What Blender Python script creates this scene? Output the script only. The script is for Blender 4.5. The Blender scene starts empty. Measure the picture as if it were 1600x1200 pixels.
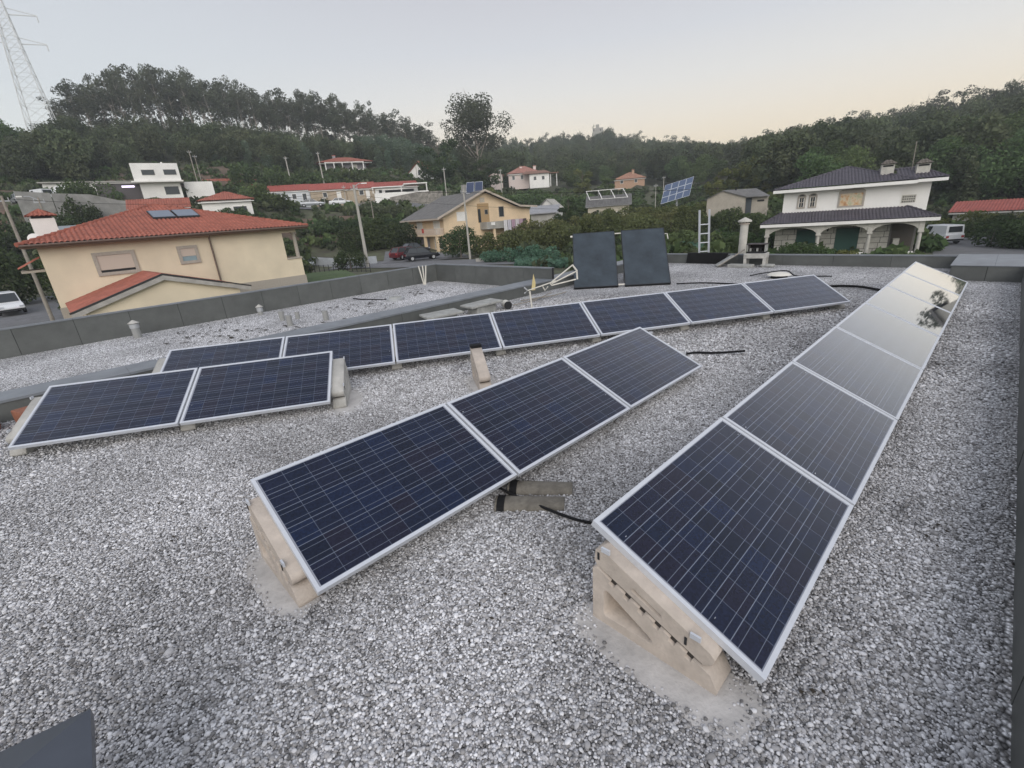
import bpy, bmesh, math, random
import numpy as np
from mathutils import Matrix, Vector

random.seed(7)
rng = np.random.default_rng(7)
S = bpy.context.scene
C = S.collection
RAD = math.radians
A0 = 0.817            # heading of the camera, left of the roof's long axis (+Y)

# ------------------------------------------------------------------ camera
CH = 2.15
f_px, PITCH, ROLL = 724.34, 0.3501, -0.0756
rt = Vector((math.cos(A0), math.sin(A0), 0))
fw = Vector((-math.cos(PITCH) * math.sin(A0), math.cos(PITCH) * math.cos(A0), -math.sin(PITCH)))
up = rt.cross(fw)
c_, s_ = math.cos(ROLL), math.sin(ROLL)
r2 = c_ * rt + s_ * up
u2 = -s_ * rt + c_ * up
cam = bpy.data.cameras.new('camera')
cam.sensor_width = 36
cam.lens = f_px / 1600 * 36
cam.clip_end = 6000
cam.clip_start = 0.05
co = bpy.data.objects.new('camera', cam)
C.objects.link(co)
M = Matrix((r2, u2, -fw)).transposed().to_4x4()
M.translation = (0, 0, CH)
co.matrix_world = M
S.camera = co

# ------------------------------------------------------------------ sky, light, exposure
def bearing(az):      # unit vector of a compass bearing measured from the camera heading
    return Vector((math.sin(RAD(az) - A0), math.cos(RAD(az) - A0), 0))
W = bpy.data.worlds.new('World')
S.world = W
W.use_nodes = True
nt = W.node_tree
nt.nodes.clear()
N = nt.nodes.new
L = nt.links.new
out = N('ShaderNodeOutputWorld')
bg = N('ShaderNodeBackground')
sky = N('ShaderNodeTexSky')
sky.sky_type = 'NISHITA'
sky.sun_disc = False
SUN_AZ, SUN_EL = 176.0, 28.0
sun_dir = bearing(SUN_AZ)
glow_dir = bearing(24)
sky.sun_elevation = RAD(SUN_EL)
sky.sun_rotation = math.atan2(sun_dir.x, sun_dir.y)
sky.air_density = 1.0
sky.dust_density = 2.0
tc = N('ShaderNodeTexCoord')
sep = N('ShaderNodeSeparateXYZ')
L(tc.outputs['Generated'], sep.inputs[0])
cool = N('ShaderNodeValToRGB')
warm = N('ShaderNodeValToRGB')
def ramp(n, pts):
    e = n.color_ramp.elements
    while len(e) > 1:
        e.remove(e[-1])
    e[0].position = pts[0][0]; e[0].color = (*pts[0][1], 1)
    for p, c in pts[1:]:
        k = e.new(p); k.color = (*c, 1)
ramp(cool, [(0, (.84, .86, .82)), (.14, (.80, .83, .81)), (.22, (.69, .73, .76)), (.34, (.61, .64, .69)), (.6, (.56, .59, .67)), (1, (.52, .56, .66))])
ramp(warm, [(0, (1.02, .86, .58)), (.10, (1.0, .86, .65)), (.15, (.90, .83, .72)), (.20, (.80, .785, .755)), (.27, (.67, .685, .72)), (.34, (.595, .60, .645)), (.6, (.58, .60, .68)), (1, (.52, .56, .66))])
L(sep.outputs['Z'], cool.inputs[0]); L(sep.outputs['Z'], warm.inputs[0])
dot = N('ShaderNodeVectorMath'); dot.operation = 'DOT_PRODUCT'
L(tc.outputs['Generated'], dot.inputs[0]); dot.inputs[1].default_value = glow_dir
mr = N('ShaderNodeMapRange'); mr.interpolation_type = 'SMOOTHSTEP'
mr.inputs['From Min'].default_value = .45; mr.inputs['From Max'].default_value = .95
L(dot.outputs['Value'], mr.inputs[0])
mx = N('ShaderNodeMix'); mx.data_type = 'RGBA'
L(mr.outputs[0], mx.inputs['Factor']); L(cool.outputs[0], mx.inputs['A']); L(warm.outputs[0], mx.inputs['B'])
sc1 = N('ShaderNodeVectorMath'); sc1.operation = 'SCALE'; sc1.inputs['Scale'].default_value = .05
L(sky.outputs[0], sc1.inputs[0])
mx2 = N('ShaderNodeMix'); mx2.data_type = 'RGBA'; mx2.inputs['Factor'].default_value = .08
dusk = N('ShaderNodeVectorMath'); dusk.operation = 'DOT_PRODUCT'
L(tc.outputs['Generated'], dusk.inputs[0]); dusk.inputs[1].default_value = bearing(176)
mr2 = N('ShaderNodeMapRange'); mr2.interpolation_type = 'SMOOTHSTEP'
mr2.inputs['From Min'].default_value = -.1; mr2.inputs['From Max'].default_value = .95
mr2.inputs['To Min'].default_value = 1.0; mr2.inputs['To Max'].default_value = 1.55
L(dusk.outputs['Value'], mr2.inputs[0])
vs_dusk = N('ShaderNodeVectorMath'); vs_dusk.operation = 'SCALE'
L(mx.outputs['Result'], vs_dusk.inputs[0]); L(mr2.outputs[0], vs_dusk.inputs['Scale'])
L(vs_dusk.outputs[0], mx2.inputs['A']); L(sc1.outputs[0], mx2.inputs['B'])
L(mx2.outputs['Result'], bg.inputs[0])
bg.inputs[1].default_value = 1.01
L(bg.outputs[0], out.inputs[0])
sl = bpy.data.lights.new('sun', 'SUN')
sl.energy = 1.5
sl.angle = RAD(50)
sl.color = (1, .93, .85)
so = bpy.data.objects.new('sun', sl)
C.objects.link(so)
sdir = Vector((sun_dir.x, sun_dir.y, math.tan(RAD(SUN_EL)))).normalized()
so.rotation_euler = sdir.to_track_quat('Z', 'Y').to_euler()
S.view_settings.view_transform = 'Standard'
S.view_settings.look = 'None'
S.view_settings.exposure = 0.2
S.view_settings.gamma = 1
S.view_settings.use_curve_mapping = False
S.cycles.max_bounces = 6
S.cycles.transparent_max_bounces = 8

# ------------------------------------------------------------------ materials
MATS = {}
def mat(name, col, rough=.8, metal=0.0, ns=0, na=.0, bump=0, bs=30, coord='Object', spec=.5, col2=None, rnd=0, big=None, ior=1.5):
    if name in MATS:
        return MATS[name]
    m = bpy.data.materials.new(name)
    m.use_nodes = True
    t = m.node_tree
    b = t.nodes['Principled BSDF']
    b.inputs['Roughness'].default_value = rough
    b.inputs['Metallic'].default_value = metal
    b.inputs['Specular IOR Level'].default_value = spec
    b.inputs['IOR'].default_value = ior
    b.inputs['Base Color'].default_value = (*col, 1)
    src = None
    if ns or bump or rnd or big:
        g = t.nodes.new('ShaderNodeTexCoord')
        cur = None
        if ns:
            n = t.nodes.new('ShaderNodeTexNoise'); n.inputs['Scale'].default_value = ns; n.inputs['Detail'].default_value = 6
            n.inputs['Roughness'].default_value = .65
            t.links.new(g.outputs[coord], n.inputs['Vector'])
            r = t.nodes.new('ShaderNodeValToRGB')
            c2 = col2 if col2 else tuple(max(0, c * (1 - na)) for c in col)
            c1 = col if col2 else tuple(min(1, c * (1 + na * .6)) for c in col)
            ramp(r, [(.32, c2), (.68, c1)])
            t.links.new(n.outputs['Fac'], r.inputs[0])
            cur = r.outputs[0]
        if big:
            n = t.nodes.new('ShaderNodeTexNoise'); n.inputs['Scale'].default_value = big[0]; n.inputs['Detail'].default_value = 4
            t.links.new(g.outputs[coord], n.inputs['Vector'])
            r = t.nodes.new('ShaderNodeMapRange'); r.inputs['From Min'].default_value = .3; r.inputs['From Max'].default_value = .7
            r.inputs['To Min'].default_value = 1 - big[1]; r.inputs['To Max'].default_value = 1 + big[1] * .5
            t.links.new(n.outputs['Fac'], r.inputs[0])
            v = t.nodes.new('ShaderNodeVectorMath'); v.operation = 'SCALE'
            if cur: t.links.new(cur, v.inputs[0])
            else: v.inputs[0].default_value = col
            t.links.new(r.outputs[0], v.inputs['Scale'])
            cur = v.outputs[0]
        if rnd:
            oi = t.nodes.new('ShaderNodeObjectInfo')
            r = t.nodes.new('ShaderNodeMapRange'); r.inputs['To Min'].default_value = 1 - rnd; r.inputs['To Max'].default_value = 1 + rnd
            t.links.new(oi.outputs['Random'], r.inputs[0])
            v = t.nodes.new('ShaderNodeVectorMath'); v.operation = 'SCALE'
            if cur: t.links.new(cur, v.inputs[0])
            else: v.inputs[0].default_value = col
            t.links.new(r.outputs[0], v.inputs['Scale'])
            cur = v.outputs[0]
        if cur: t.links.new(cur, b.inputs['Base Color'])
        if bump:
            n = t.nodes.new('ShaderNodeTexNoise'); n.inputs['Scale'].default_value = bs; n.inputs['Detail'].default_value = 6
            t.links.new(g.outputs[coord], n.inputs['Vector'])
            bp = t.nodes.new('ShaderNodeBump'); bp.inputs['Strength'].default_value = bump; bp.inputs['Distance'].default_value = .02
            t.links.new(n.outputs['Fac'], bp.inputs['Height'])
            t.links.new(bp.outputs[0], b.inputs['Normal'])
    MATS[name] = m
    return m

def gravel_mat(name, instanced, gain=1.0):
    m = bpy.data.materials.new(name); m.use_nodes = True
    t = m.node_tree; b = t.nodes['Principled BSDF']; n_ = t.nodes.new; l_ = t.links.new
    b.inputs['Roughness'].default_value = .9
    b.inputs['Specular IOR Level'].default_value = .25
    geo = n_('ShaderNodeNewGeometry')
    cr = n_('ShaderNodeValToRGB')
    ramp(cr, [(0, (.12, .118, .118)), (.12, (.27, .26, .255)), (.45, (.44, .432, .435)), (.75, (.58, .575, .585)), (1, (.78, .775, .785))])
    if instanced:
        oi = n_('ShaderNodeObjectInfo'); l_(oi.outputs['Random'], cr.inputs[0])
        posn = geo.outputs['Position']
        nn = n_('ShaderNodeTexNoise'); nn.inputs['Scale'].default_value = 60; l_(posn, nn.inputs['Vector'])
        mrr = n_('ShaderNodeMapRange'); mrr.inputs['To Min'].default_value = .8; mrr.inputs['To Max'].default_value = 1.2; l_(nn.outputs['Fac'], mrr.inputs[0])
        v = n_('ShaderNodeVectorMath'); v.operation = 'SCALE'; l_(cr.outputs[0], v.inputs[0]); l_(mrr.outputs[0], v.inputs['Scale'])
        cur = v.outputs[0]
    else:
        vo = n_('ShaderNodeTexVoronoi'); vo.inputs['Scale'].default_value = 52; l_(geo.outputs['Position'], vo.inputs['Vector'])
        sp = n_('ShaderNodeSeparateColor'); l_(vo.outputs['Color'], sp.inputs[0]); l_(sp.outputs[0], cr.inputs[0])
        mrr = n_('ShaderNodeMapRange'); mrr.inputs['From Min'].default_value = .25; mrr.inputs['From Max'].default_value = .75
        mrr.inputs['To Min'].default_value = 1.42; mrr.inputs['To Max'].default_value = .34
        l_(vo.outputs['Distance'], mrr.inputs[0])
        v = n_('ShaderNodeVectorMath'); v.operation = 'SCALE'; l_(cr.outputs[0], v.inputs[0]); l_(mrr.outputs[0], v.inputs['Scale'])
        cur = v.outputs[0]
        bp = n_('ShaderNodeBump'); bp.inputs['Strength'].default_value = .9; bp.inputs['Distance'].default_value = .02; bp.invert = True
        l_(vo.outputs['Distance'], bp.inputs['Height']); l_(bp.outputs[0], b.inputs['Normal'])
    # dirt lying in patches, paler washed areas
    n1 = n_('ShaderNodeTexNoise'); n1.inputs['Scale'].default_value = .55; n1.inputs['Detail'].default_value = 5; l_(geo.outputs['Position'], n1.inputs['Vector'])
    m1 = n_('ShaderNodeMapRange'); m1.inputs['From Min'].default_value = .35; m1.inputs['From Max'].default_value = .68
    m1.inputs['To Min'].default_value = .80 * gain; m1.inputs['To Max'].default_value = 1.22 * gain; l_(n1.outputs['Fac'], m1.inputs[0])
    n2 = n_('ShaderNodeTexNoise'); n2.inputs['Scale'].default_value = 2.3; n2.inputs['Detail'].default_value = 7; n2.inputs['Roughness'].default_value = .7; l_(geo.outputs['Position'], n2.inputs['Vector'])
    m2 = n_('ShaderNodeMapRange'); m2.inputs['From Min'].default_value = .28; m2.inputs['From Max'].default_value = .42
    m2.inputs['To Min'].default_value = .45; m2.inputs['To Max'].default_value = 1; l_(n2.outputs['Fac'], m2.inputs[0])
    mm = n_('ShaderNodeMath'); mm.operation = 'MULTIPLY'; l_(m1.outputs[0], mm.inputs[0]); l_(m2.outputs[0], mm.inputs[1])
    v2 = n_('ShaderNodeVectorMath'); v2.operation = 'SCALE'; l_(cur, v2.inputs[0]); l_(mm.outputs[0], v2.inputs['Scale'])
    l_(v2.outputs[0], b.inputs['Base Color'])
    return m

def cell_mat():
    m = bpy.data.materials.new('solar_cells_under_glass'); m.use_nodes = True
    t = m.node_tree; b = t.nodes['Principled BSDF']; n_ = t.nodes.new; l_ = t.links.new
    def math_(op, a, c=None, d=None):
        k = n_('ShaderNodeMath'); k.operation = op
        for i, q in enumerate((a, c, d)):
            if q is None: continue
            if isinstance(q, (int, float)): k.inputs[i].default_value = q
            else: l_(q, k.inputs[i])
        return k.outputs[0]
    tcn = n_('ShaderNodeTexCoord'); sp = n_('ShaderNodeSeparateXYZ'); l_(tcn.outputs['Object'], sp.inputs[0])
    X, Y = sp.outputs[0], sp.outputs[1]
    px, py = .1580, .1558
    u = math_('DIVIDE', math_('SUBTRACT', X, .035), px)
    v = math_('DIVIDE', math_('SUBTRACT', Y, .0275), py)
    fu = math_('FRACT', u); fv = math_('FRACT', v)
    def near(f_, c0, w):
        return math_('LESS_THAN', math_('ABSOLUTE', math_('SUBTRACT', f_, c0)), w)
    gu = math_('MAXIMUM', near(fu, 0, .0085), near(fu, 1, .0085))
    gv = math_('MAXIMUM', near(fv, 0, .013), near(fv, 1, .013))
    bb = math_('MAXIMUM', near(fv, .25, .0075), near(fv, .75, .0075))
    # edge margin
    iu = math_('MAXIMUM', math_('LESS_THAN', u, .0), math_('GREATER_THAN', u, 10.0))
    iv = math_('MAXIMUM', math_('LESS_THAN', v, .0), math_('GREATER_THAN', v, 6.0))
    edge = math_('MAXIMUM', iu, iv)
    line = math_('MAXIMUM', gv, bb)
    # per-cell tint
    cx = n_('ShaderNodeCombineXYZ'); l_(math_('FLOOR', u), cx.inputs[0]); l_(math_('FLOOR', v), cx.inputs[1])
    oi = n_('ShaderNodeObjectInfo'); l_(math_('MULTIPLY', oi.outputs['Random'], 97.0), cx.inputs[2])
    wn = n_('ShaderNodeTexWhiteNoise'); l_(cx.outputs[0], wn.inputs[0])
    cr = n_('ShaderNodeValToRGB')
    ramp(cr, [(0, (.005, .008, .020)), (.35, (.006, .011, .030)), (.6, (.010, .010, .023)), (.85, (.006, .011, .031)), (1, (.006, .013, .040))])
    l_(wn.outputs[0], cr.inputs[0])
    vo = n_('ShaderNodeTexVoronoi'); vo.inputs['Scale'].default_value = 90; l_(tcn.outputs['Object'], vo.inputs[0])
    vs = n_('ShaderNodeSeparateColor'); l_(vo.outputs['Color'], vs.inputs[0])
    grain = n_('ShaderNodeMapRange'); grain.inputs['To Min'].default_value = .75; grain.inputs['To Max'].default_value = 1.35; l_(vs.outputs[0], grain.inputs[0])
    vm = n_('ShaderNodeVectorMath'); vm.operation = 'SCALE'; l_(cr.outputs[0], vm.inputs[0]); l_(grain.outputs[0], vm.inputs['Scale'])
    def mixc(f_, a, col):
        k = n_('ShaderNodeMix'); k.data_type = 'RGBA'; l_(f_, k.inputs['Factor']); l_(a, k.inputs['A']); k.inputs['B'].default_value = (*col, 1); return k.outputs['Result']
    c1 = mixc(gu, vm.outputs[0], (.11, .13, .18))
    c2 = mixc(line, c1, (.17, .195, .25))
    c3 = mixc(edge, c2, (.28, .29, .33))
    l_(c3, b.inputs['Base Color'])
    # faint dust film
    dn = n_('ShaderNodeTexNoise'); dn.inputs['Scale'].default_value = 2.4; dn.inputs['Detail'].default_value = 5; l_(tcn.outputs['Object'], dn.inputs['Vector'])
    dr = n_('ShaderNodeMapRange'); dr.inputs['To Min'].default_value = .015; dr.inputs['To Max'].default_value = .04; l_(dn.outputs['Fac'], dr.inputs[0])
    b.inputs['Specular IOR Level'].default_value = 0
    b.inputs['Roughness'].default_value = .6
    lw = n_('ShaderNodeLayerWeight'); lw.inputs['Blend'].default_value = .5
    fac = math_('MINIMUM', math_('ADD', math_('MULTIPLY', math_('POWER', lw.outputs['Facing'], 4.3), 2.0), .026), .97)
    gl = n_('ShaderNodeBsdfGlossy'); l_(dr.outputs[0], gl.inputs['Roughness']); gl.inputs['Color'].default_value = (1, 1, 1, 1)
    msx = n_('ShaderNodeMixShader'); l_(fac, msx.inputs[0]); l_(b.outputs[0], msx.inputs[1]); l_(gl.outputs[0], msx.inputs[2])
    l_(msx.outputs[0], t.nodes['Material Output'].inputs[0])
    return m

def leaf_mat(name, dark, light, rnd=.25):
    m = bpy.data.materials.new(name); m.use_nodes = True
    t = m.node_tree; b = t.nodes['Principled BSDF']; n_ = t.nodes.new; l_ = t.links.new
    at = n_('ShaderNodeAttribute'); at.attribute_name = 'tint'
    cr = n_('ShaderNodeMix'); cr.data_type = 'RGBA'
    cr.inputs['A'].default_value = (*dark, 1); cr.inputs['B'].default_value = (*light, 1)
    l_(at.outputs['Fac'], cr.inputs['Factor'])
    oi = n_('ShaderNodeObjectInfo')
    hs = n_('ShaderNodeHueSaturation')
    r1 = n_('ShaderNodeMapRange'); r1.inputs['To Min'].default_value = 1 - rnd; r1.inputs['To Max'].default_value = 1 + rnd; l_(oi.outputs['Random'], r1.inputs[0])
    wn = n_('ShaderNodeTexWhiteNoise'); wn.noise_dimensions = '1D'; l_(oi.outputs['Random'], wn.inputs['W'])
    r2_ = n_('ShaderNodeMapRange'); r2_.inputs['To Min'].default_value = .475; r2_.inputs['To Max'].default_value = .515; l_(wn.outputs[0], r2_.inputs[0])
    l_(cr.outputs['Result'], hs.inputs['Color']); l_(r1.outputs[0], hs.inputs['Value']); l_(r2_.outputs[0], hs.inputs['Hue'])
    l_(hs.outputs[0], b.inputs['Base Color'])
    b.inputs['Roughness'].default_value = .75; b.inputs['Specular IOR Level'].default_value = .2
    tr = n_('ShaderNodeBsdfTranslucent'); l_(hs.outputs[0], tr.inputs[0])
    ms = n_('ShaderNodeMixShader'); ms.inputs[0].default_value = .35
    l_(b.outputs[0], ms.inputs[1]); l_(tr.outputs[0], ms.inputs[2])
    l_(ms.outputs[0], t.nodes['Material Output'].inputs[0])
    return m

# ------------------------------------------------------------------ object helpers
def tag(o, label=None, cat=None, group=None, kind=None):
    if label: o['label'] = label
    if cat: o['category'] = cat
    if group: o['group'] = group
    if kind: o['kind'] = kind
    return o
def thing(name, label, cat, loc=(0, 0, 0), rotz=0, group=None):
    o = bpy.data.objects.new(name, None); C.objects.link(o)
    o.empty_display_size = .2
    o.location = loc; o.rotation_euler = (0, 0, rotz)
    return tag(o, label, cat, group)
def link(name, me, m, parent=None, loc=None):
    o = bpy.data.objects.new(name, me); C.objects.link(o)
    if m and not me.materials: me.materials.append(m)
    if parent: o.parent = parent
    if loc: o.location = loc
    return o
def copy_tree(o, parent=None):
    c = o.copy(); C.objects.link(c); c.parent = parent
    for ch in o.children: copy_tree(ch, c)
    return c

class MB:
    def __init__(s): s.v = []; s.f = []
    def add(s, vs, fs):
        k = len(s.v); s.v += [tuple(v) for v in vs]; s.f += [tuple(i + k for i in f) for f in fs]; return s
    def box(s, x0, x1, y0, y1, z0, z1):
        if x0 > x1: x0, x1 = x1, x0
        if y0 > y1: y0, y1 = y1, y0
        if z0 > z1: z0, z1 = z1, z0
        return s.add([(x0, y0, z0), (x1, y0, z0), (x1, y1, z0), (x0, y1, z0), (x0, y0, z1), (x1, y0, z1), (x1, y1, z1), (x0, y1, z1)],
                     [(0, 3, 2, 1), (4, 5, 6, 7), (0, 1, 5, 4), (1, 2, 6, 5), (2, 3, 7, 6), (3, 0, 4, 7)])
    def bar(s, a, b, w, h=None, upv=(0, 0, 1)):
        a = Vector(a); b = Vector(b); d = (b - a).normalized(); u = Vector(upv)
        if abs(d.dot(u)) > .98: u = Vector((1, 0, 0))
        x = d.cross(u).normalized(); y = x.cross(d); h = h or w
        x *= w / 2; y *= h / 2
        return s.add([a - x - y, a + x - y, a + x + y, a - x + y, b - x - y, b + x - y, b + x + y, b - x + y],
                     [(0, 3, 2, 1), (4, 5, 6, 7), (0, 1, 5, 4), (1, 2, 6, 5), (2, 3, 7, 6), (3, 0, 4, 7)][::1])
    def tube(s, pts, r, n=8, cap=True):
        pts = [Vector(p) for p in pts]; rs = r if isinstance(r, (list, tuple)) else [r] * len(pts)
        k = len(s.v)
        for i, p in enumerate(pts):
            d = (pts[min(i + 1, len(pts) - 1)] - pts[max(i - 1, 0)]).normalized()
            u = Vector((0, 0, 1)) if abs(d.z) < .95 else Vector((1, 0, 0))
            x = d.cross(u).normalized(); y = x.cross(d)
            for j in range(n):
                a = 2 * math.pi * j / n
                s.v.append(tuple(p + (x * math.cos(a) + y * math.sin(a)) * rs[i]))
        for i in range(len(pts) - 1):
            for j in range(n):
                a = k + i * n + j; b = k + i * n + (j + 1) % n
                s.f.append((a, b, b + n, a + n))
        if cap:
            s.f.append(tuple(k + j for j in range(n))[::-1]); s.f.append(tuple(k + (len(pts) - 1) * n + j for j in range(n)))
        return s
    def prism(s, poly, axis, a0, a1):
        # poly of (p,q); axis 'x': extruded along x with (y,z); 'y': (x,z); 'z': (x,y)
        def P(p, q, a):
            return {'x': (a, p, q), 'y': (p, a, q), 'z': (p, q, a)}[axis]
        n = len(poly)
        vs = [P(p, q, a0) for p, q in poly] + [P(p, q, a1) for p, q in poly]
        return s.add(vs, [tuple(range(n)), tuple(range(2 * n - 1, n - 1, -1))] + [(i, i + n, (i + 1) % n + n, (i + 1) % n) for i in range(n)])
    def mesh(s, name='m', smooth=False):
        me = bpy.data.meshes.new(name); me.from_pydata(s.v, [], s.f)
        bm = bmesh.new(); bm.from_mesh(me); bmesh.ops.recalc_face_normals(bm, faces=bm.faces)
        bm.to_mesh(me); bm.free()
        if smooth: me.shade_smooth() if hasattr(me, 'shade_smooth') else [setattr(p, 'use_smooth', True) for p in me.polygons]
        me.update(); return me
    def build(s, name, m, parent=None, loc=None, smooth=False, bevel=0):
        me = s.mesh(name, smooth)
        if bevel:
            bm = bmesh.new(); bm.from_mesh(me)
            bmesh.ops.bevel(bm, geom=bm.edges, offset=bevel, segments=1, affect='EDGES', clamp_overlap=True)
            bm.to_mesh(me); bm.free()
        return link(name, me, m, parent, loc)
    def apply(s, Mx):
        s.v = [tuple(Mx @ Vector(v)) for v in s.v]; return s

def curve_plate(name, outer, holes, thick, m, parent, Mx, bevel=.0016):
    """plate with holes: 2-D outline in (p,q), thickness along the third axis, placed by matrix Mx"""
    cu = bpy.data.curves.new(name, 'CURVE'); cu.dimensions = '2D'; cu.fill_mode = 'BOTH'
    cu.extrude = thick / 2 - bevel; cu.bevel_depth = bevel; cu.bevel_resolution = 0; cu.offset = -bevel
    for pl in [outer] + holes:
        sp = cu.splines.new('POLY'); sp.points.add(len(pl) - 1); sp.use_cyclic_u = True
        for i, (p, q) in enumerate(pl): sp.points[i].co = (p, q, 0, 1)
    tmp = bpy.data.objects.new('tmp', cu)
    me = bpy.data.meshes.new_from_object(tmp); bpy.data.objects.remove(tmp)
    me.transform(Mx); me.name = name
    me.materials.clear(); me.materials.append(m)
    return link(name, me, m, parent)

def B(az, D, z=0):
    v = bearing(az) * D; return (v.x, v.y, z)
def rz(az): return -(RAD(az) - A0)        # z-rotation that turns local +Y to a bearing

# terrain --------------------------------------------------------------------
TD = [0, 20, 45, 60, 75, 85, 95, 105, 115, 130, 150, 180, 210, 250, 300, 350, 450, 700, 3000]
TT = {
 -180: [-3.4]*19,
 -75: [-3.4, -3.4, -3.3, -3.1, -2.5, 0, 3, 6, 9, 12, 16, 21, 25, 25, 22, 20, 18, 16, 16],
 -46: [-3.4, -3.4, -3.2, -3.0, -2.5, 0, 4, 8, 10, 13, 16, 21, 25, 26, 24, 20, 18, 16, 16],
 -40: [-3.4, -3.3, -3.1, -3.0, -2.0, 1, 5, 8.8, 10.5, 13, 17, 25, 31, 33, 30, 25, 20, 18, 16],
 -35: [-3.4, -3.2, -2.6, -2.4, 0, 3, 5.6, 8.6, 10, 14, 18.5, 27, 33, 35, 32, 26, 20, 18, 16],
 -28: [-3.3, -3.0, -2.3, -2.0, 1.2, 4.2, 6.4, 8, 10, 15, 20, 27, 32, 34, 31, 26, 20, 18, 16],
 -20: [-3.2, -2.8, -1.8, -2.3, -1.2, 1.3, 4.3, 6.1, 6.5, 12.4, 17, 24, 29, 31, 28, 25, 20, 18, 16],
 -12: [-3.1, -2.6, -2.3, -2.3, -1.2, .8, 3.4, 5.9, 6.8, 11, 16, 22, 28, 31, 28, 25, 20, 18, 16],
 -6: [-3, -2.6, -2.4, -2.3, -2.2, -1.5, 1, 5, 7.4, 10, 13, 17, 19, 20, 22, 26, 25, 20, 16],
 2: [-3, -2.6, -2.5, -2.3, -2.3, -2, -1, .5, 2.5, 5, 8.3, 12, 16, 21, 28, 36, 30, 24, 16],
 11: [-3, -2.7, -2.6, -2.4, -1.9, -1.2, -.6, .4, 1.5, 3.6, 6, 9, 13, 19, 28, 39, 34, 26, 16],
 20: [-3.1, -2.9, -2.8, -2.8, -2.5, -1.8, -.8, 0, 1, 2.8, 5, 8, 12, 17, 23, 27, 24, 20, 16],
 26: [-3.2, -3.2, -3.1, -3.0, -1.6, -.6, .2, 1.2, 2.5, 4, 6, 9, 12, 15, 18, 20, 18, 16, 16],
 32: [-3.4, -3.4, -3.5, -3.5, -3, -2, 0, 2.0, 3.6, 5, 7, 9.5, 12, 15.5, 17, 16, 16, 16, 16],
 40: [-3.6, -3.7, -3.8, -3.8, -3.8, -3.4, -2.2, -.8, .8, 3, 5, 8, 11, 15, 16, 15, 16, 16, 16],
 48: [-3.8, -3.8, -3.8, -3.8, -3.8, -3.6, -3, -2, -.5, 2, 5, 10, 15, 17, 16, 15, 16, 16, 16],
 75: [-3.8, -3.8, -3.8, -3.8, -3.8, -3.6, -3, -2, -.5, 2, 5, 10, 15, 17, 16, 15, 16, 16, 16],
 180: [-3.4]*19,
}
TA = sorted(TT); TG = np.array([TT[a] for a in TA])
def tz(az, D):
    az = np.asarray(az, float); D = np.asarray(D, float)
    i = np.clip(np.searchsorted(TA, az) - 1, 0, len(TA) - 2)
    a = np.array(TA)[i]; b = np.array(TA)[i + 1]; w = (az - a) / (b - a); w = w * w * (3 - 2 * w)
    j = np.clip(np.searchsorted(TD, D) - 1, 0, len(TD) - 2)
    c = np.array(TD)[j]; d = np.array(TD)[j + 1]; q = np.clip((D - c) / (d - c), 0, 1)
    return ((TG[i, j] * (1 - q) + TG[i, j + 1] * q) * (1 - w) + (TG[i + 1, j] * (1 - q) + TG[i + 1, j + 1] * q) * w)
def G(az, D, dz=0):
    return B(az, D, float(tz(az, D)) + dz)
def el(z, D): return math.degrees(math.atan2(z - CH, D))
def ze(e, D): return CH + D * math.tan(RAD(e))
RIDGE = [(-60, 9), (-47, 9.6), (-42.2, 10.0), (-38.7, 11.6), (-36.2, 13.3), (-31.9, 14.4), (-25.7, 13.7), (-20.4, 12.9), (-13.8, 11.8), (-8.8, 10.2), (-5.6, 8.3), (2, 7.9), (7, 8.0), (11.1, 8.3), (15, 7.3), (20.3, 6.2), (25.2, 5.5), (30.7, 6.3), (35.5, 6.6), (39.8, 6.8), (45.3, 7.2), (50, 7.2), (75, 7)]
def ridge(a): return np.interp(a, [r[0] for r in RIDGE], [r[1] for r in RIDGE])

# ---- materials in use
m_soil = mat('ground_earth_and_grass', (.11, .125, .06), .95, ns=.35, col2=(.05, .04, .028), bump=.5, bs=3, big=(.05, .25))
m_grass = mat('lawn_grass', (.075, .115, .04), .95, ns=2, na=.35, bump=.4, bs=20)
m_red = mat('red_earth', (.17, .105, .075), .95, ns=.5, col2=(.07, .055, .035), bump=.6, bs=2)
m_asph = mat('asphalt', (.16, .16, .165), .9, ns=1.2, na=.2, bump=.2, bs=60)
m_zinc = mat('zinc_parapet_cladding', (.105, .110, .105), .55, .0, ns=2.5, na=.18, rnd=.07, big=(.8, .12), bump=.15, bs=4)
m_cop = mat('zinc_coping', (.20, .215, .235), .45, .0, ns=3, na=.2, big=(.7, .1))
m_alu = mat('aluminium_frame', (.62, .64, .68), .38, .25, ns=8, na=.06)
m_cell = cell_mat()
m_back = mat('white_backsheet', (.6, .6, .6), .7)
m_conc = mat('cream_concrete', (.53, .46, .395), .9, ns=9, na=.16, bump=.25, bs=70, big=(2.2, .12), rnd=.05)
m_conc2 = mat('pale_grey_concrete', (.47, .455, .42), .9, ns=7, na=.2, bump=.25, bs=60, big=(2, .15), rnd=.05)
m_pad = mat('bare_roof_mortar', (.50, .48, .46), .92, ns=5, na=.25, bump=.25, bs=40)
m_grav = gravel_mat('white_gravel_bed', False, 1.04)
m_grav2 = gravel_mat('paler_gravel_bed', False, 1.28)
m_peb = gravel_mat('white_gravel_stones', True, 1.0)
m_black = mat('black_rubber', (.012, .012, .013), .8, spec=.2)
m_dark = mat('dark_void', (.02, .02, .022), .9)
m_collg = mat('collector_glass', (.030, .042, .052), .22, ns=1.6, na=.5, ior=1.5, spec=.7)
m_collf = mat('collector_frame', (.012, .013, .016), .5)
m_white = mat('white_paint', (.82, .80, .76), .8, ns=.6, na=.06, big=(.4, .08))
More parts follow.
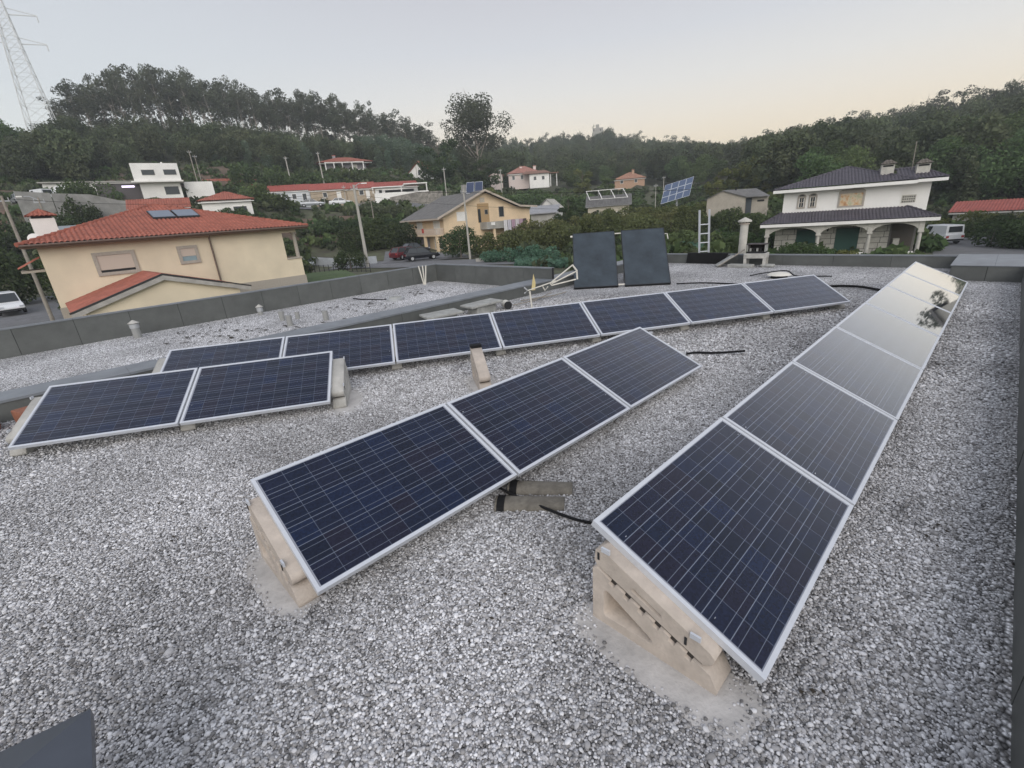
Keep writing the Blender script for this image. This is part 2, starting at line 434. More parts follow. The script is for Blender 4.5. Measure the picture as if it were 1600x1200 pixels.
m_cream = mat('cream_render', (.73, .63, .47), .9, ns=.7, na=.05, big=(.35, .1), bump=.1, bs=30)
m_peach = mat('peach_render', (.74, .57, .38), .9, ns=.6, na=.06, big=(.3, .12), bump=.1, bs=30)
m_grayr = mat('grey_render', (.40, .385, .35), .9, ns=.8, na=.15, big=(.4, .2))
m_stone = mat('granite_trim', (.40, .36, .31), .85, ns=20, na=.2)
m_stoneb = mat('granite_blocks', (.50, .48, .43), .85, ns=4, na=.14, rnd=.07, big=(1, .15))
m_wall = mat('rough_stone_wall', (.27, .25, .22), .95, ns=1.6, na=.5, bump=.8, bs=4, big=(.2, .25))
m_retw = mat('grey_retaining_wall', (.27, .265, .25), .95, ns=.5, na=.35, big=(.1, .3))
m_tile = mat('terracotta_tiles', (.36, .115, .075), .8, ns=2.2, na=.28, big=(.5, .15), rnd=.1)
m_tiled = mat('dark_brown_tiles', (.078, .07, .085), .6, ns=2, na=.3, rnd=.1)
m_tileg = mat('grey_fibre_cement', (.15, .145, .14), .9, ns=1.2, na=.25)
m_glass = mat('window_glass', (.03, .035, .04), .1, spec=.6)
m_shut = mat('roller_shutter', (.52, .44, .37), .7)
m_green = mat('green_shutter', (.012, .06, .045), .6)
m_wood = mat('pole_wood', (.30, .27, .23), .9, ns=3, na=.25)
m_pole = mat('concrete_pole', (.42, .40, .36), .9, ns=2, na=.15)
m_steel = mat('galvanised_steel', (.42, .43, .44), .5, .3)
m_pipe = mat('white_plastic', (.66, .63, .56), .5, ns=4, na=.1)
m_brick = mat('orange_brick', (.27, .105, .06), .85, ns=12, na=.3, bump=.3, bs=50)
m_bark = mat('tree_bark', (.16, .135, .11), .95, ns=2, na=.4)
m_barkp = mat('eucalyptus_bark', (.34, .29, .25), .95, ns=1, na=.4)
m_euc = leaf_mat('eucalyptus_leaves', (.06, .07, .045), (.12, .135, .085))
m_euy = leaf_mat('young_eucalyptus_leaves', (.075, .115, .075), (.15, .20, .13))
m_for = leaf_mat('forest_leaves', (.058, .074, .040), (.135, .160, .085), .35)
m_bush = leaf_mat('bush_leaves', (.038, .058, .026), (.095, .135, .052))
m_vine = leaf_mat('vine_leaves', (.085, .10, .036), (.19, .205, .085), .2)
m_yel = leaf_mat('yellow_green_leaves', (.10, .12, .035), (.19, .20, .07), .2)
m_cab = leaf_mat('cabbage_leaves', (.06, .13, .09), (.14, .24, .17), .2)
m_bgreen = leaf_mat('bright_broadleaf_leaves', (.062, .098, .038), (.14, .20, .08), .25)

# ------------------------------------------------------------------ the ground
def terrain():
    azs = np.concatenate([np.arange(-178, -62, 8), np.arange(-62, 66, .8), np.arange(66, 182, 8)])
    ds = np.concatenate([[0.01, 8, 14, 20, 30], np.arange(38, 160, 2.5), np.arange(160, 360, 8), [380, 420, 470, 550, 700, 1000, 1600, 3000]])
    AZ, DD = np.meshgrid(azs, ds, indexing='ij')
    Z = tz(AZ, DD)
    amp = np.clip((DD - 90) / 60, 0, 1) * 1.2
    Z = Z + amp * (np.sin(AZ * 1.3 + DD * .07) * .5 + np.sin(AZ * 2.9 - DD * .11) * .35)
    t = np.radians(AZ) - A0
    V = np.stack([np.sin(t) * DD, np.cos(t) * DD, Z], -1).reshape(-1, 3)
    na, nd = AZ.shape
    i = np.arange(na)[:, None] * nd + np.arange(nd - 1)[None]
    i2 = ((np.arange(na) + 1) % na)[:, None] * nd + np.arange(nd - 1)[None]
    F = np.stack([i, i + 1, i2 + 1, i2], -1).reshape(-1, 4)
    me = bpy.data.meshes.new('ground'); me.from_pydata(V.tolist(), [], F[:, ::-1].tolist())
    for p in me.polygons: p.use_smooth = True
    bm = bmesh.new(); bm.from_mesh(me); bmesh.ops.recalc_face_normals(bm, faces=bm.faces); bm.to_mesh(me); bm.free()
    o = link('ground', me, m_soil); o['kind'] = 'structure'
terrain()
def sheet(name, azd, m, dz, kind='structure', label=None, sub=6):
    """ground sheet through bearing/distance corners (quad), following the terrain"""
    (a0, d0), (a1, d1), (a2, d2), (a3, d3) = azd
    n = 26
    vs = []; fs = []
    for i in range(n + 1):
        for j in range(n + 1):
            u = i / n; v = j / n
            P0 = Vector(B(a0, d0)).lerp(Vector(B(a1, d1)), u); P1 = Vector(B(a3, d3)).lerp(Vector(B(a2, d2)), u)
            p = P0.lerp(P1, v); D = p.xy.length; az = math.degrees(math.atan2(p.x, p.y) + A0)
            vs.append((p.x, p.y, float(tz(az, D)) + dz))
    for i in range(n):
        for j in range(n):
            a = i * (n + 1) + j; fs.append((a, a + n + 1, a + n + 2, a + 1))
    o = MB().add(vs, fs).build(name, m)
    o['kind'] = kind
    return o
sheet('road', [(-20, 56), (4, 46), (4, 51), (-19, 66)], m_asph, .06)
sheet('parking_yard', [(-14, 58.5), (-3.5, 56), (-5, 66), (-13.5, 70)], m_asph, .09)
sheet('driveway', [(43.2, 40), (62, 40), (52, 72), (42, 76)], m_asph, .06)
sheet('courtyard', [(-60, 38), (-43.5, 35.5), (-42.6, 70), (-56, 75)], m_asph, .06)
sheet('lawn', [(-22.6, 37), (-15.5, 36), (-18.4, 52), (-22.4, 52)], m_grass, .10)
sheet('upper_road', [(-26, 104), (-5, 104), (-5, 109), (-26, 110)], m_asph, .10)
sheet('red_earth_bank', [(-48, 122), (-22, 121), (-22, 141), (-48, 150)], m_red, .55)
sheet('red_earth_slope', [(-24, 78), (-15, 80), (-16, 95), (-24, 92)], m_red, .12)
sheet('red_earth_track', [(-50, 96), (-42.5, 96), (-40, 120), (-50, 124)], m_red, .10)

# ------------------------------------------------------------------ our flat roof
XL, XK0, XK1, XR, YF, YN, YM = -14.7, -9.6, -9.0, .42, 16.85, -5.0, 10.35
ZF = .34
def roof():
    def slab(name, x0, x1, y0, y1, z):
        nx = max(2, int((x1 - x0) / .6)); ny = max(2, int((y1 - y0) / .6)); vs = []; fs = []
        for i in range(nx + 1):
            for j in range(ny + 1):
                x = x0 + (x1 - x0) * i / nx; y = y0 + (y1 - y0) * j / ny
                vs.append((x, y, z))
        for i in range(nx):
            for j in range(ny):
                a = i * (ny + 1) + j; fs.append((a, a + ny + 1, a + ny + 2, a + 1))
        return tag(MB().add(vs, fs).build(name, m_grav), kind='structure')
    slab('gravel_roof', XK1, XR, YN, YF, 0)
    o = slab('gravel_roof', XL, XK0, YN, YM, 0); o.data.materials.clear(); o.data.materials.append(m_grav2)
    b = MB().box(XL - .28, XR + .28, YN - .3, YM, -4.2, -.05).box(XK0 - .02, XR + .28, YM, YF + .28, -4.2, -.05)
    tag(b.build('building_body', m_grayr), 'grey rendered body of the building under the gravel roof', 'building')
roof()
def parapet(label, x0, y0, x1, y1, h, outward, width=.28, z0=-.02, seg=1.05, name='parapet', face_both=True, cope_over=.02):
    """clad parapet from (x0,y0) to (x1,y1) = inner face line; outward = unit vector away from the roof"""
    a = Vector((x0, y0, 0)); b = Vector((x1, y1, 0)); d = b - a; Ln = d.length; d.normalize(); o_ = Vector((*outward, 0))
    T = thing(name, label, 'parapet', (x0, y0, z0))
    core = MB(); p = [o_ * .012, o_ * .012 + d * Ln, o_ * width + d * Ln, o_ * width]
    H = h - z0
    core.add([(*q.xy, 0) for q in p] + [(*q.xy, H - .015) for q in p], [(0, 1, 2, 3), (4, 5, 6, 7), (0, 1, 5, 4), (1, 2, 6, 5), (2, 3, 7, 6), (3, 0, 4, 7)])
    core.build('core', m_dark, T)
    n = max(1, round(Ln / seg)); gp = .008
    for i in range(n):
        s0 = Ln * i / n + gp / 2; s1 = Ln * (i + 1) / n - gp / 2
        q0 = d * s0; q1 = d * s1; j = random.uniform(-.0025, .0025)
        t0 = o_ * (-.002 + j); t1 = o_ * .010
        MB().add([(*(q0 + t0).xy, 0), (*(q1 + t0).xy, 0), (*(q1 + t1).xy, 0), (*(q0 + t1).xy, 0), (*(q0 + t0).xy, H - .02), (*(q1 + t0).xy, H - .02), (*(q1 + t1).xy, H - .02), (*(q0 + t1).xy, H - .02)],
                 [(0, 1, 2, 3), (4, 5, 6, 7), (0, 1, 5, 4), (1, 2, 6, 5), (2, 3, 7, 6), (3, 0, 4, 7)]).build('cladding_panel', m_zinc, T)
    n2 = max(1, round(Ln / 2.6))
    for i in range(n2):
        s0 = Ln * i / n2 + .002; s1 = Ln * (i + 1) / n2 - .002
        e0, e1 = -cope_over, width + .02
        vs = []
        for s in (s0, s1):
            for (e, z) in ((e0, H - .035), (e0, H + .002), (e1, H - .004), (e1, H - .035)):
                q = d * s + o_ * e; vs.append((q.x, q.y, z))
        MB().add(vs, [(0, 1, 2, 3), (4, 7, 6, 5), (0, 4, 5, 1), (1, 5, 6, 2), (2, 6, 7, 3), (3, 7, 4, 0)]).build('coping', m_cop, T)
    return T
parapet('long dark grey clad parapet along the left edge of the gravel roof', XL, YN, XL, YM, .63, (-1, 0), .1)
parapet('dark grey parapet closing the far end of the left gravel strip', XL + .002, YM, XK0 + .6, YM, .63, (0, 1), .1)
parapet('low dark kerb with wide coping dividing the two gravel roofs', XK1, YN, XK1, YF, .30, (-1, 0), .60, seg=1.3, name='dividing_kerb')
parapet('low dark grey clad parapet along the far end of the main roof', XK1, YF, -.75, YF, ZF, (0, 1), .12, seg=1.35)
parapet('dark grey clad parapet along the right edge of the roof', XR, YN, XR, 14.8, ZF, (1, 0), .28, seg=1.2)
def corner_box():
    T = thing('roof_box', 'flat topped dark clad box at the far right roof corner', 'roof box', (-.75, 14.8, -.02))
    MB().box(.012, 1.45, .012, 2.3, 0, .345).build('core', m_dark, T)
    for i in range(2):
        MB().box(.004 + i * .6, .594 + i * .6, -.002, .01, 0, .34).build('cladding_panel', m_zinc, T)
    MB().box(1.2, 1.45, -.002, .01, 0, .34).build('cladding_panel', m_zinc, T)
    for i in range(2):
        MB().box(-.002, .01, .012 + i * 1.0, 1.005 + i * 1.0, 0, .34).build('cladding_panel', m_zinc, T)
    MB().box(-.02, .70, -.02, 2.32, .346, .362).build('lid', m_cop, T)
    MB().box(.704, 1.47, -.02, 2.32, .346, .362).build('lid', m_cop, T)
corner_box()

# ------------------------------------------------------------------ solar panels
PW, PH, PP, TILT = 1.65, .99, 1.672, .42
ROWS = {
 'right': ((-1.256, 1.703), -.0008, 7),
 'middle': ((-3.2955, .580), .0005, 3),
 'back': ((-8.6357, .9947), .5461, 7),
 'left': ((-7.8771, -.3762), .5462, 2)}
ZT = .577
def panel_meshes():
    fr = MB(); w = .024; t = .04
    fr.box(0, PW, 0, w, -t, 0); fr.box(0, PW, PH - w, PH, -t, 0); fr.box(0, w, w, PH - w, -t, 0); fr.box(PW - w, PW, w, PH - w, -t, 0)
    me = fr.mesh('frame')
    gl = MB().box(w - .002, PW - w + .002, w - .002, PH - w + .002, -.012, -.004).mesh('glass')
    bk = MB().box(w, PW - w, w, PH - w, -.020, -.0125).mesh('backsheet')
    me.materials.append(m_alu); gl.materials.append(m_cell); bk.materials.append(m_back)
    return me, gl, bk
fm, gm, bkm = panel_meshes()
WORDS = ['first', 'second', 'third', 'fourth', 'fifth', 'sixth', 'seventh']
rowtxt = {'right': ('dark blue solar panel, %s from the near end of the long right-hand row', 'solar panels of the long right-hand row'),
          'middle': ('dark blue solar panel, %s from the near end of the three-panel middle row', 'solar panels of the middle row'),
          'back': ('tilted blue solar panel, %s from the left end of the long back row', 'solar panels of the long back row'),
          'left': ('tilted solar panel, %s from the left of the two standing at far left', 'pair of solar panels at the left')}
def row_frame(key):
    (x, y), a, n = ROWS[key]
    d = Vector((math.sin(a), math.cos(a), 0)); upl = Vector((-math.cos(a), math.sin(a), 0))
    return Vector((x, y, 0)), d, upl, n
for key in ROWS:
    o0, d, upl, n = row_frame(key)
    us = upl * math.cos(TILT) + Vector((0, 0, math.sin(TILT))); nn = d.cross(us)
    for k in range(n):
        o = o0 + d * (k * PP) + Vector((0, 0, ZT)) - us * PH + Vector((0, 0, random.uniform(-.002, .002)))
        Mx = Matrix((d, us, nn)).transposed().to_4x4() @ Matrix.Rotation(random.uniform(-.002, .002), 4, 'Z'); Mx.translation = o
        P = thing('photovoltaic_module', rowtxt[key][0] % WORDS[k], 'solar panel', group=rowtxt[key][1])
        P.matrix_world = Mx
        link('frame', fm, None, P); link('glass', gm, None, P); link('backsheet', bkm, None, P)
# ---- concrete supports
def support_protos():
    # profile in (d, z): d measured down-slope from under the panel's upper edge
    def hyp(d_): return .365 - (d_ - .05) * (.255 / .63)
    base = [(.046, 0), (.734, 0), (.742, .03), (.70, .105), (.68, .112)]
    e = []
    ds = [.60, .515, .43, .345, .26, .175]
    for q in ds:
        e += [(q + .0165, hyp(q + .0165)), (q + .0065, hyp(q + .0165) - .026), (q - .0235, hyp(q - .0135) - .026), (q - .0135, hyp(q - .0135))]
    base += e + [(.075, .362), (.048, .345)]
    hole = [(.13, .062), (.39, .068), (.41, .085), (.385, .108), (.155, .232), (.135, .238), (.122, .225), (.120, .078)]
    top = [(.072, .372), (.665, .132), (.70, .155), (.715, .20), (.69, .226), (.108, .486), (.066, .470), (.056, .40)]
    q0, q1 = Vector((.29, .335)), Vector((.44, .270))
    dd = (q1 - q0).normalized(); nn2 = Vector((-dd.y, dd.x)) * .011
    slot = [tuple(q0 + nn2), tuple(q0 - dd * .010), tuple(q0 - nn2), tuple(q1 - nn2), tuple(q1 + dd * .010), tuple(q1 + nn2)]
    return base, hole, top, slot
def make_support(label, group, mt, key_xy, a, slab=True, z_off=0.0, thick=.16, clamps=True):
    base, hole, top, slot = support_protos()
    # local frame: x = along the row, y = down-slope, z up
    T = thing('concrete_support', label, 'concrete support', (*key_xy, z_off), 0, group)
    d = Vector((math.sin(a), math.cos(a), 0)); dn = Vector((math.cos(a), -math.sin(a), 0))
    T.matrix_world = Matrix(((d.x, -dn.x, 0, key_xy[0]), (d.y, -dn.y, 0, key_xy[1]), (0, 0, 1, z_off), (0, 0, 0, 1)))
    # plate: curve p->down-slope (-y local), q->z, thickness->x
    Mx = Matrix(((0, 0, 1, 0), (-1, 0, 0, 0), (0, 1, 0, 0), (0, 0, 0, 1)))
    curve_plate('base_block', base, [hole], thick, mt, T, Mx)
    mid = MB().prism([(-p, q) for p, q in hole], 'x', -.012, .012); mid.apply(Matrix.Translation((.062, 0, 0))).build('hole_web', mt, T)
    curve_plate('top_block', top, [slot], thick - .012, mt, T, Mx)
    MB().prism([(-p, q) for p, q in slot], 'x', -.03, .03).build('slot_web', mt, T)
    def hy(d_): return .365 - (d_ - .05) * (.255 / .63)
    MB().prism([(-.09, hy(.09) - .022), (-.655, hy(.655) - .022), (-.655, .140), (-.09, .372)], 'x', -thick / 2 + .016, thick / 2 - .016).build('seam_shade_strip', mat('seam_shade_dark', (.045, .038, .034), .9), T)  # dark strip added in the seam, stands in for shade inside the notches
    return T
def clampmb(T, mt=None):
    for dd_ in (.13, .62):
        z = .577 - .447 * dd_ - .02
        for s in (-1, 1):
            MB().box(s * .070, s * .0815, -dd_ - .025, -dd_ + .025, z - .022, z + .006).build('clamp', m_alu, T)
            MB().box(s * .0765, s * .0795, -dd_ + .038, -dd_ + .050, z - .085, z - .040).build('bolt_slot', m_dark, T)
SUPS = []
names = {'right': 'long right-hand row', 'middle': 'three-panel middle row', 'back': 'long back row', 'left': 'two-panel left row'}
ptxt = {'right': ('near end', 'far end'), 'middle': ('near end', 'far end'), 'back': ('left end', 'right end'), 'left': ('left end', 'right end')}
for key in ROWS:
    o0, d, upl, n = row_frame(key); a = ROWS[key][1]
    for k in range(n + 1):
        s = k * PP - .011
        if k == 0: s = .0 if key in ('right', 'middle') else -.06
        if k == n: s = n * PP - .022 + (.075 if key == 'left' else 0)
        p = o0 + d * s
        if k == 0: lab = 'notched two-piece concrete block under the %s of the %s' % (ptxt[key][0], names[key])
        elif k == n: lab = 'notched two-piece concrete block under the %s of the %s' % (ptxt[key][1], names[key])
        else: lab = 'concrete block under the joint of the %s and %s panels of the %s' % (WORDS[k - 1], WORDS[k], names[key])
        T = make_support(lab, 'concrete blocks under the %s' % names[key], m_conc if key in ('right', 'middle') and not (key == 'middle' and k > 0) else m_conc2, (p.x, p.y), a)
        clampmb(T)
        SUPS.append((p, d, -upl, key, k, n))
# lone block, standing in the gravel between the rows: no panel on it
LONE = (-4.95, 3.98)
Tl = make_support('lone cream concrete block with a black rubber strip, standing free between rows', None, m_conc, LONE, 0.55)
lone_d = Vector((math.sin(.55), math.cos(.55), 0)); lone_dn = Vector((math.cos(.55), -math.sin(.55), 0))
MB().box(-.075, .075, -.17, -.07, .462, .50).apply(Matrix.Identity(4)).build('rubber_strip', m_black, Tl)

# ---- bare mortar patches round some supports
PADS = []
def pad(label, cx, cy, a, w, l, h=.005, irr=.08, m=m_pad):
    n = 34; vs = []; r_ = random.Random(int(abs(cx) * 100))
    for i in range(n):
        t = 2 * math.pi * i / n
        x = math.copysign(abs(math.cos(t)) ** .55, math.cos(t)) * w / 2 * (1 + r_.uniform(-irr, irr))
        y = math.copysign(abs(math.sin(t)) ** .55, math.sin(t)) * l / 2 * (1 + r_.uniform(-irr, irr))
        vs.append((x, y))
    T = MB().prism(vs, 'z', -.01, h).build('mortar_patch', m, None, (cx, cy, 0))
    T.rotation_euler = (0, 0, -a)
    tag(T, label, 'mortar patch', 'bare mortar patches round the concrete blocks')
    PADS.append((cx, cy, a, w, l))
pad('pale bare mortar patch round the near block of the right-hand row', -.80, 1.62, 0, .96, .36)
pad('bare mortar patch beside the near block of the middle row', -2.92, .50, 0, .86, .28)
pp = Vector((-7.8771, -.3762)) + Vector((math.sin(.546), math.cos(.546))) * 3.45 + Vector((math.cos(.546), -math.sin(.546))) * .5
pad('bare mortar patch beside the right-end block of the left pair', pp.x, pp.y, .546, .95, .42)
pl = Vector(LONE) + lone_dn.xy * .45
pad('bare mortar patch under the lone concrete block', pl.x, pl.y, .55, 1.05, .42)

# ------------------------------------------------------------------ gravel stones (stuff)
def gn_scatter(name, pts, scales, rots, protos, mats=None, label=None, cat=None, kind='stuff', align=None):
    me = bpy.data.meshes.new(name); me.vertices.add(len(pts)); me.vertices.foreach_set('co', np.asarray(pts, np.float32).ravel())
    at = me.attributes.new('sc', 'FLOAT', 'POINT'); at.data.foreach_set('value', np.asarray(scales, np.float32))
    at = me.attributes.new('ro', 'FLOAT_VECTOR', 'POINT'); at.data.foreach_set('vector', np.asarray(rots, np.float32).ravel())
    me.update()
    o = bpy.data.objects.new(name, me); C.objects.link(o)
    col = bpy.data.collections.new(name + '_shapes')
    for p in protos:
        q = bpy.data.objects.new(p.name, p); col.objects.link(q)
    ng = bpy.data.node_groups.new(name, 'GeometryNodeTree')
    ng.interface.new_socket('Geometry', in_out='INPUT', socket_type='NodeSocketGeometry')
    ng.interface.new_socket('Geometry', in_out='OUTPUT', socket_type='NodeSocketGeometry')
    gi = ng.nodes.new('NodeGroupInput'); go = ng.nodes.new('NodeGroupOutput')
    mp = ng.nodes.new('GeometryNodeMeshToPoints')
    ci = ng.nodes.new('GeometryNodeCollectionInfo'); ci.inputs['Collection'].default_value = col; ci.inputs['Separate Children'].default_value = True; ci.inputs['Reset Children'].default_value = True
    ip = ng.nodes.new('GeometryNodeInstanceOnPoints'); ip.inputs['Pick Instance'].default_value = True
    na1 = ng.nodes.new('GeometryNodeInputNamedAttribute'); na1.data_type = 'FLOAT'; na1.inputs['Name'].default_value = 'sc'
    na2 = ng.nodes.new('GeometryNodeInputNamedAttribute'); na2.data_type = 'FLOAT_VECTOR'; na2.inputs['Name'].default_value = 'ro'
    rv = ng.nodes.new('FunctionNodeRandomValue'); rv.data_type = 'INT'; rv.inputs['Min'].default_value = 0
    for i_ in rv.inputs:
        if i_.name == 'Max' and i_.type == 'INT': i_.default_value = len(protos) - 1
    l = ng.links.new
    l(gi.outputs[0], mp.inputs['Mesh']); l(mp.outputs[0], ip.inputs['Points']); l(ci.outputs[0], ip.inputs['Instance'])
    l([o_ for o_ in na1.outputs if o_.enabled][0], ip.inputs['Scale'])
    l([o_ for o_ in na2.outputs if o_.enabled][0], ip.inputs['Rotation'])
    l([o_ for o_ in rv.outputs if o_.enabled][0], ip.inputs['Instance Index'])
    l(ip.outputs[0], go.inputs[0])
    md = o.modifiers.new('scatter', 'NODES'); md.node_group = ng
    tag(o, label, cat, kind=kind)
    return o
def pebble(seed):
    r = random.Random(seed); bm = bmesh.new(); bmesh.ops.create_icosphere(bm, subdivisions=1 if seed % 2 else 2, radius=1)
    sx, sy, sz_ = r.uniform(.8, 1.25), r.uniform(.65, .95), r.uniform(.45, .7)
    offs = [(Vector((r.uniform(-1, 1), r.uniform(-1, 1), r.uniform(-1, 1))).normalized(), r.uniform(.6, .9)) for _ in range(5)]
    for v in bm.verts:
        for nrm, c in offs:
            dd = v.co.dot(nrm)
            if dd > c: v.co -= nrm * (dd - c)
        v.co = Vector((v.co.x * sx, v.co.y * sy, v.co.z * sz_))
    me = bpy.data.meshes.new('gravel_stone'); bm.to_mesh(me); bm.free()
    for p in me.polygons: p.use_smooth = True
    me.materials.append(m_peb); return me
def gravel():
    protos = [pebble(i) for i in range(6)]
    def field(spacing, Dmin, Dmax, x0, x1, y0, y1, size, zlo, zhi):
        nx = int((x1 - x0) / spacing); ny = int((y1 - y0) / spacing)
        X, Y = np.meshgrid(x0 + np.arange(nx) * spacing, y0 + np.arange(ny) * spacing)
        X = X.ravel() + rng.uniform(-.5, .5, X.size) * spacing; Y = Y.ravel() + rng.uniform(-.5, .5, Y.size) * spacing
        D = np.hypot(X, Y); az = np.degrees(np.arctan2(X, Y) + A0)
        k = (D > Dmin) & (D < Dmax + rng.uniform(-1.2, 0, D.size)) & (np.abs(az + 1) < 62)
        # bits outside the frustum near the camera are dropped
        for (cx, cy, a, w, l) in PADS:
            dx, dy = X - cx, Y - cy; u = dx * math.cos(a) - dy * math.sin(a); v = dx * math.sin(a) + dy * math.cos(a)
            q = (np.abs(u) / (w / 2)) ** 2.6 + (np.abs(v) / (l / 2)) ** 2.6
            k &= q > rng.uniform(.35, 1.3, q.size)
        for (p, d, dn, key, kk, n) in SUPS:
            dx, dy = X - p.x, Y - p.y; u = dx * d.x + dy * d.y; v = dx * dn.x + dy * dn.y
            k &= ~((np.abs(u) < .085) & (v > .03) & (v < .75))
        X, Y = X[k], Y[k]; n = X.size
        Z = rng.uniform(zlo, zhi, n)
        sc = size * rng.lognormal(0, .26, n)
        return np.stack([X, Y, Z], -1), sc
    P1, s1 = field(.0128, .9, 7.2, XK1 + .02, XR - .02, -2.5, 7.4, .0076, -.002, .008)
    P2, s2 = field(.030, .9, 7.2, XK1 + .02, XR - .02, -2.5, 7.4, .0098, .004, .012)
    P3, s3 = field(.034, 6.2, 12.5, XK1 + .02, XR - .02, -2.5, 12.5, .0135, .0, .010)
    P = np.concatenate([P1, P2, P3]); s = np.concatenate([s1, s2, s3])
    rot = np.stack([rng.uniform(-.5, .5, len(P)), rng.uniform(-.5, .5, len(P)), rng.uniform(0, 6.283, len(P))], -1)
    print('gravel stones', len(P))
    gn_scatter('gravel', P, s, rot, protos, label='loose white and grey gravel covering the main flat roof', cat='gravel')
gravel()

# ------------------------------------------------------------------ things on the roof
def g0(x, y, z=0): return (x, y, z)
def collectors():
    P0 = Vector((-8.36, 10.55, .05)); e = (Vector((-6.27, 12.21, .05)) - P0); Ln = e.length; e.normalize()
    nh = Vector((-e.y, e.x, 0)); us = (nh + Vector((0, 0, 1))).normalized(); nn = e.cross(us)
    R = Matrix((e, us, nn)).transposed().to_4x4()
    w = 1.24
    for i, lab in enumerate(('dark flat solar water collector with pale streaks, left of the pair', 'dark flat solar water collector beside the ladder side, right of the pair')):
        T = thing('water_collector', lab, 'solar collector', group='flat water collectors standing on the roof')
        Mx = R.copy(); Mx.translation = P0 + e * (i * (Ln - w)); T.matrix_world = Mx
        MB().box(0, w, 0, 2.0, -.09, -.004).build('casing', m_collf, T, bevel=.006)
        MB().box(.018, w - .018, .018, 1.982, -.01, .002).build('glass', m_collg, T)
        f = MB(); f.box(-.002, .018, 0, 2.0, -.01, .006); f.box(w - .018, w + .002, 0, 2.0, -.01, .006); f.box(.018, w - .018, -.002, .02, -.01, .006); f.box(.018, w - .018, 1.982, 2.002, -.01, .006)
        f.build('frame', m_collf, T)
        for xx in (.1, w - .1):
            g = MB(); a = R.to_3x3().inverted() @ Vector((0, 0, -1)); top = Vector((xx, 1.75, -.09)); Lh = (us * 1.75).z
            g.bar(top, top + a * (Lh), .035); g.bar(Vector((xx, .05, -.09)), Vector((xx, .05, -.09)) + a * .06, .04)
            g.build('leg', m_steel, T)
        if i == 0:
            MB().tube([(w, 1.93, -.04), (w + .19, 1.93, -.04)], .018).build('pipe_joint', m_pipe, T)
            MB().tube([(w, .07, -.04), (w + .19, .07, -.04)], .022).build('pipe_joint', m_pipe, T)
            MB().tube([(-.07, 1.92, -.04), (.0, 1.92, -.04)], .03).build('pipe_cap', m_pipe, T)
        else:
            MB().tube([(w, 1.8, -.04), (w + .08, 1.8, -.04), (w + .09, 1.6, -.04)], .014).build('pipe_joint', m_pipe, T)
    T = thing('valve_box', 'small pale fitting behind the top edge of the left collector', 'fitting', tuple((P0 + e * 1.05 + us * 1.9 - nn * .3).xy) + (1.36,))
    MB().box(-.14, .14, -.03, .03, .03, .07).build('cap', m_pipe, T); MB().tube([(0, 0, -1.34), (0, 0, .03)], .012).build('stem', m_steel, T)
collectors()
def cable(name, label, pts, r=.012, m=None):
    # smooth the path
    P = [Vector(p) for p in pts]; out = []
    for i in range(len(P) - 1):
        p0, p1, p2, p3 = P[max(i - 1, 0)], P[i], P[i + 1], P[min(i + 2, len(P) - 1)]
        for k in range(6):
            t = k / 6
            out.append(.5 * ((2 * p1) + (p2 - p0) * t + (2 * p0 - 5 * p1 + 4 * p2 - p3) * t * t + (3 * p1 - p0 - 3 * p2 + p3) * t ** 3))
    out.append(P[-1])
    return tag(MB().tube(out, r, 6).build(name, m or m_black, smooth=True), label, 'cable')
cable('cable', 'black cable poking out of the gravel behind the far end of the middle row', [(-3.05, 6.05, .0), (-3.0, 6.3, .03), (-2.9, 6.5, .03), (-2.65, 6.62, .035), (-2.4, 6.80, .05), (-2.33, 6.86, .055)], .016)
cable('cable', 'thick black cable looping from the far gravel to under the right-hand row', [(-2.9, 12.75, .02), (-2.55, 13.1, .03), (-2.1, 13.0, .05), (-1.7, 12.75, .04), (-1.4, 12.6, .05), (-1.1, 12.4, .06)], .028)
cable('cable', 'thin dark cable running along the gravel behind the right water collector', [(-6.1, 12.2, .04), (-5.6, 12.6, .03), (-5.0, 12.75, .02), (-4.3, 12.7, .03), (-3.7, 12.3, .02)], .018)
cable('cable', 'black cable lying between the curved cover tiles and the right-hand row', [(-2.62, 2.10, .10), (-2.45, 2.13, .05), (-2.28, 2.16, .03), (-1.9, 2.2, .03), (-1.72, 2.26, .02), (-1.4, 2.4, .02), (-1.2, 2.45, .02)], .011)
def channel_tile(label, a, b, w=.16, h=.07):
    a = Vector(a); b = Vector(b); d = (b - a); Ln = d.length; ang = math.atan2(d.y, d.x)
    T = thing('cover_tile', label, 'roof tile', tuple(a), ang, 'curved cement tiles lying over the cables')
    o = MB(); n = 10; L_ = []
    for s, x in ((1.0, 0), (.88, Ln)):
        for rr in (1, .86):
            for j in range(n + 1):
                t = math.pi * j / n
                L_.append((x, math.cos(t) * w / 2 * s * rr, math.sin(t) * h * s * rr))
    m = n + 1; F = []
    for j in range(n):
        F += [(j, j + 1, 2 * m + j + 1, 2 * m + j), (m + j, 3 * m + j, 3 * m + j + 1, m + j + 1), (j, m + j, m + j + 1, j + 1), (2 * m + j, 2 * m + j + 1, 3 * m + j + 1, 3 * m + j)]
    F += [(0, 2 * m, 3 * m, m), (n, m + n, 3 * m + n, 2 * m + n)]
    o.add(L_, F).build('shell', mat('old_cement_tile', (.165, .15, .125), .95, ns=14, na=.4, bump=.3, bs=60), T)
    MB().prism([(math.cos(math.pi * j / 8) * (w / 2 + .003), math.sin(math.pi * j / 8) * (h + .003)) for j in range(9)], 'x', .015, .075).build('bitumen_patch', m_black, T)
channel_tile('curved grey cement tile over the cable, the one nearer the camera', (-2.42, 2.00, .0), (-2.00, 2.34, .0), .20, .055)
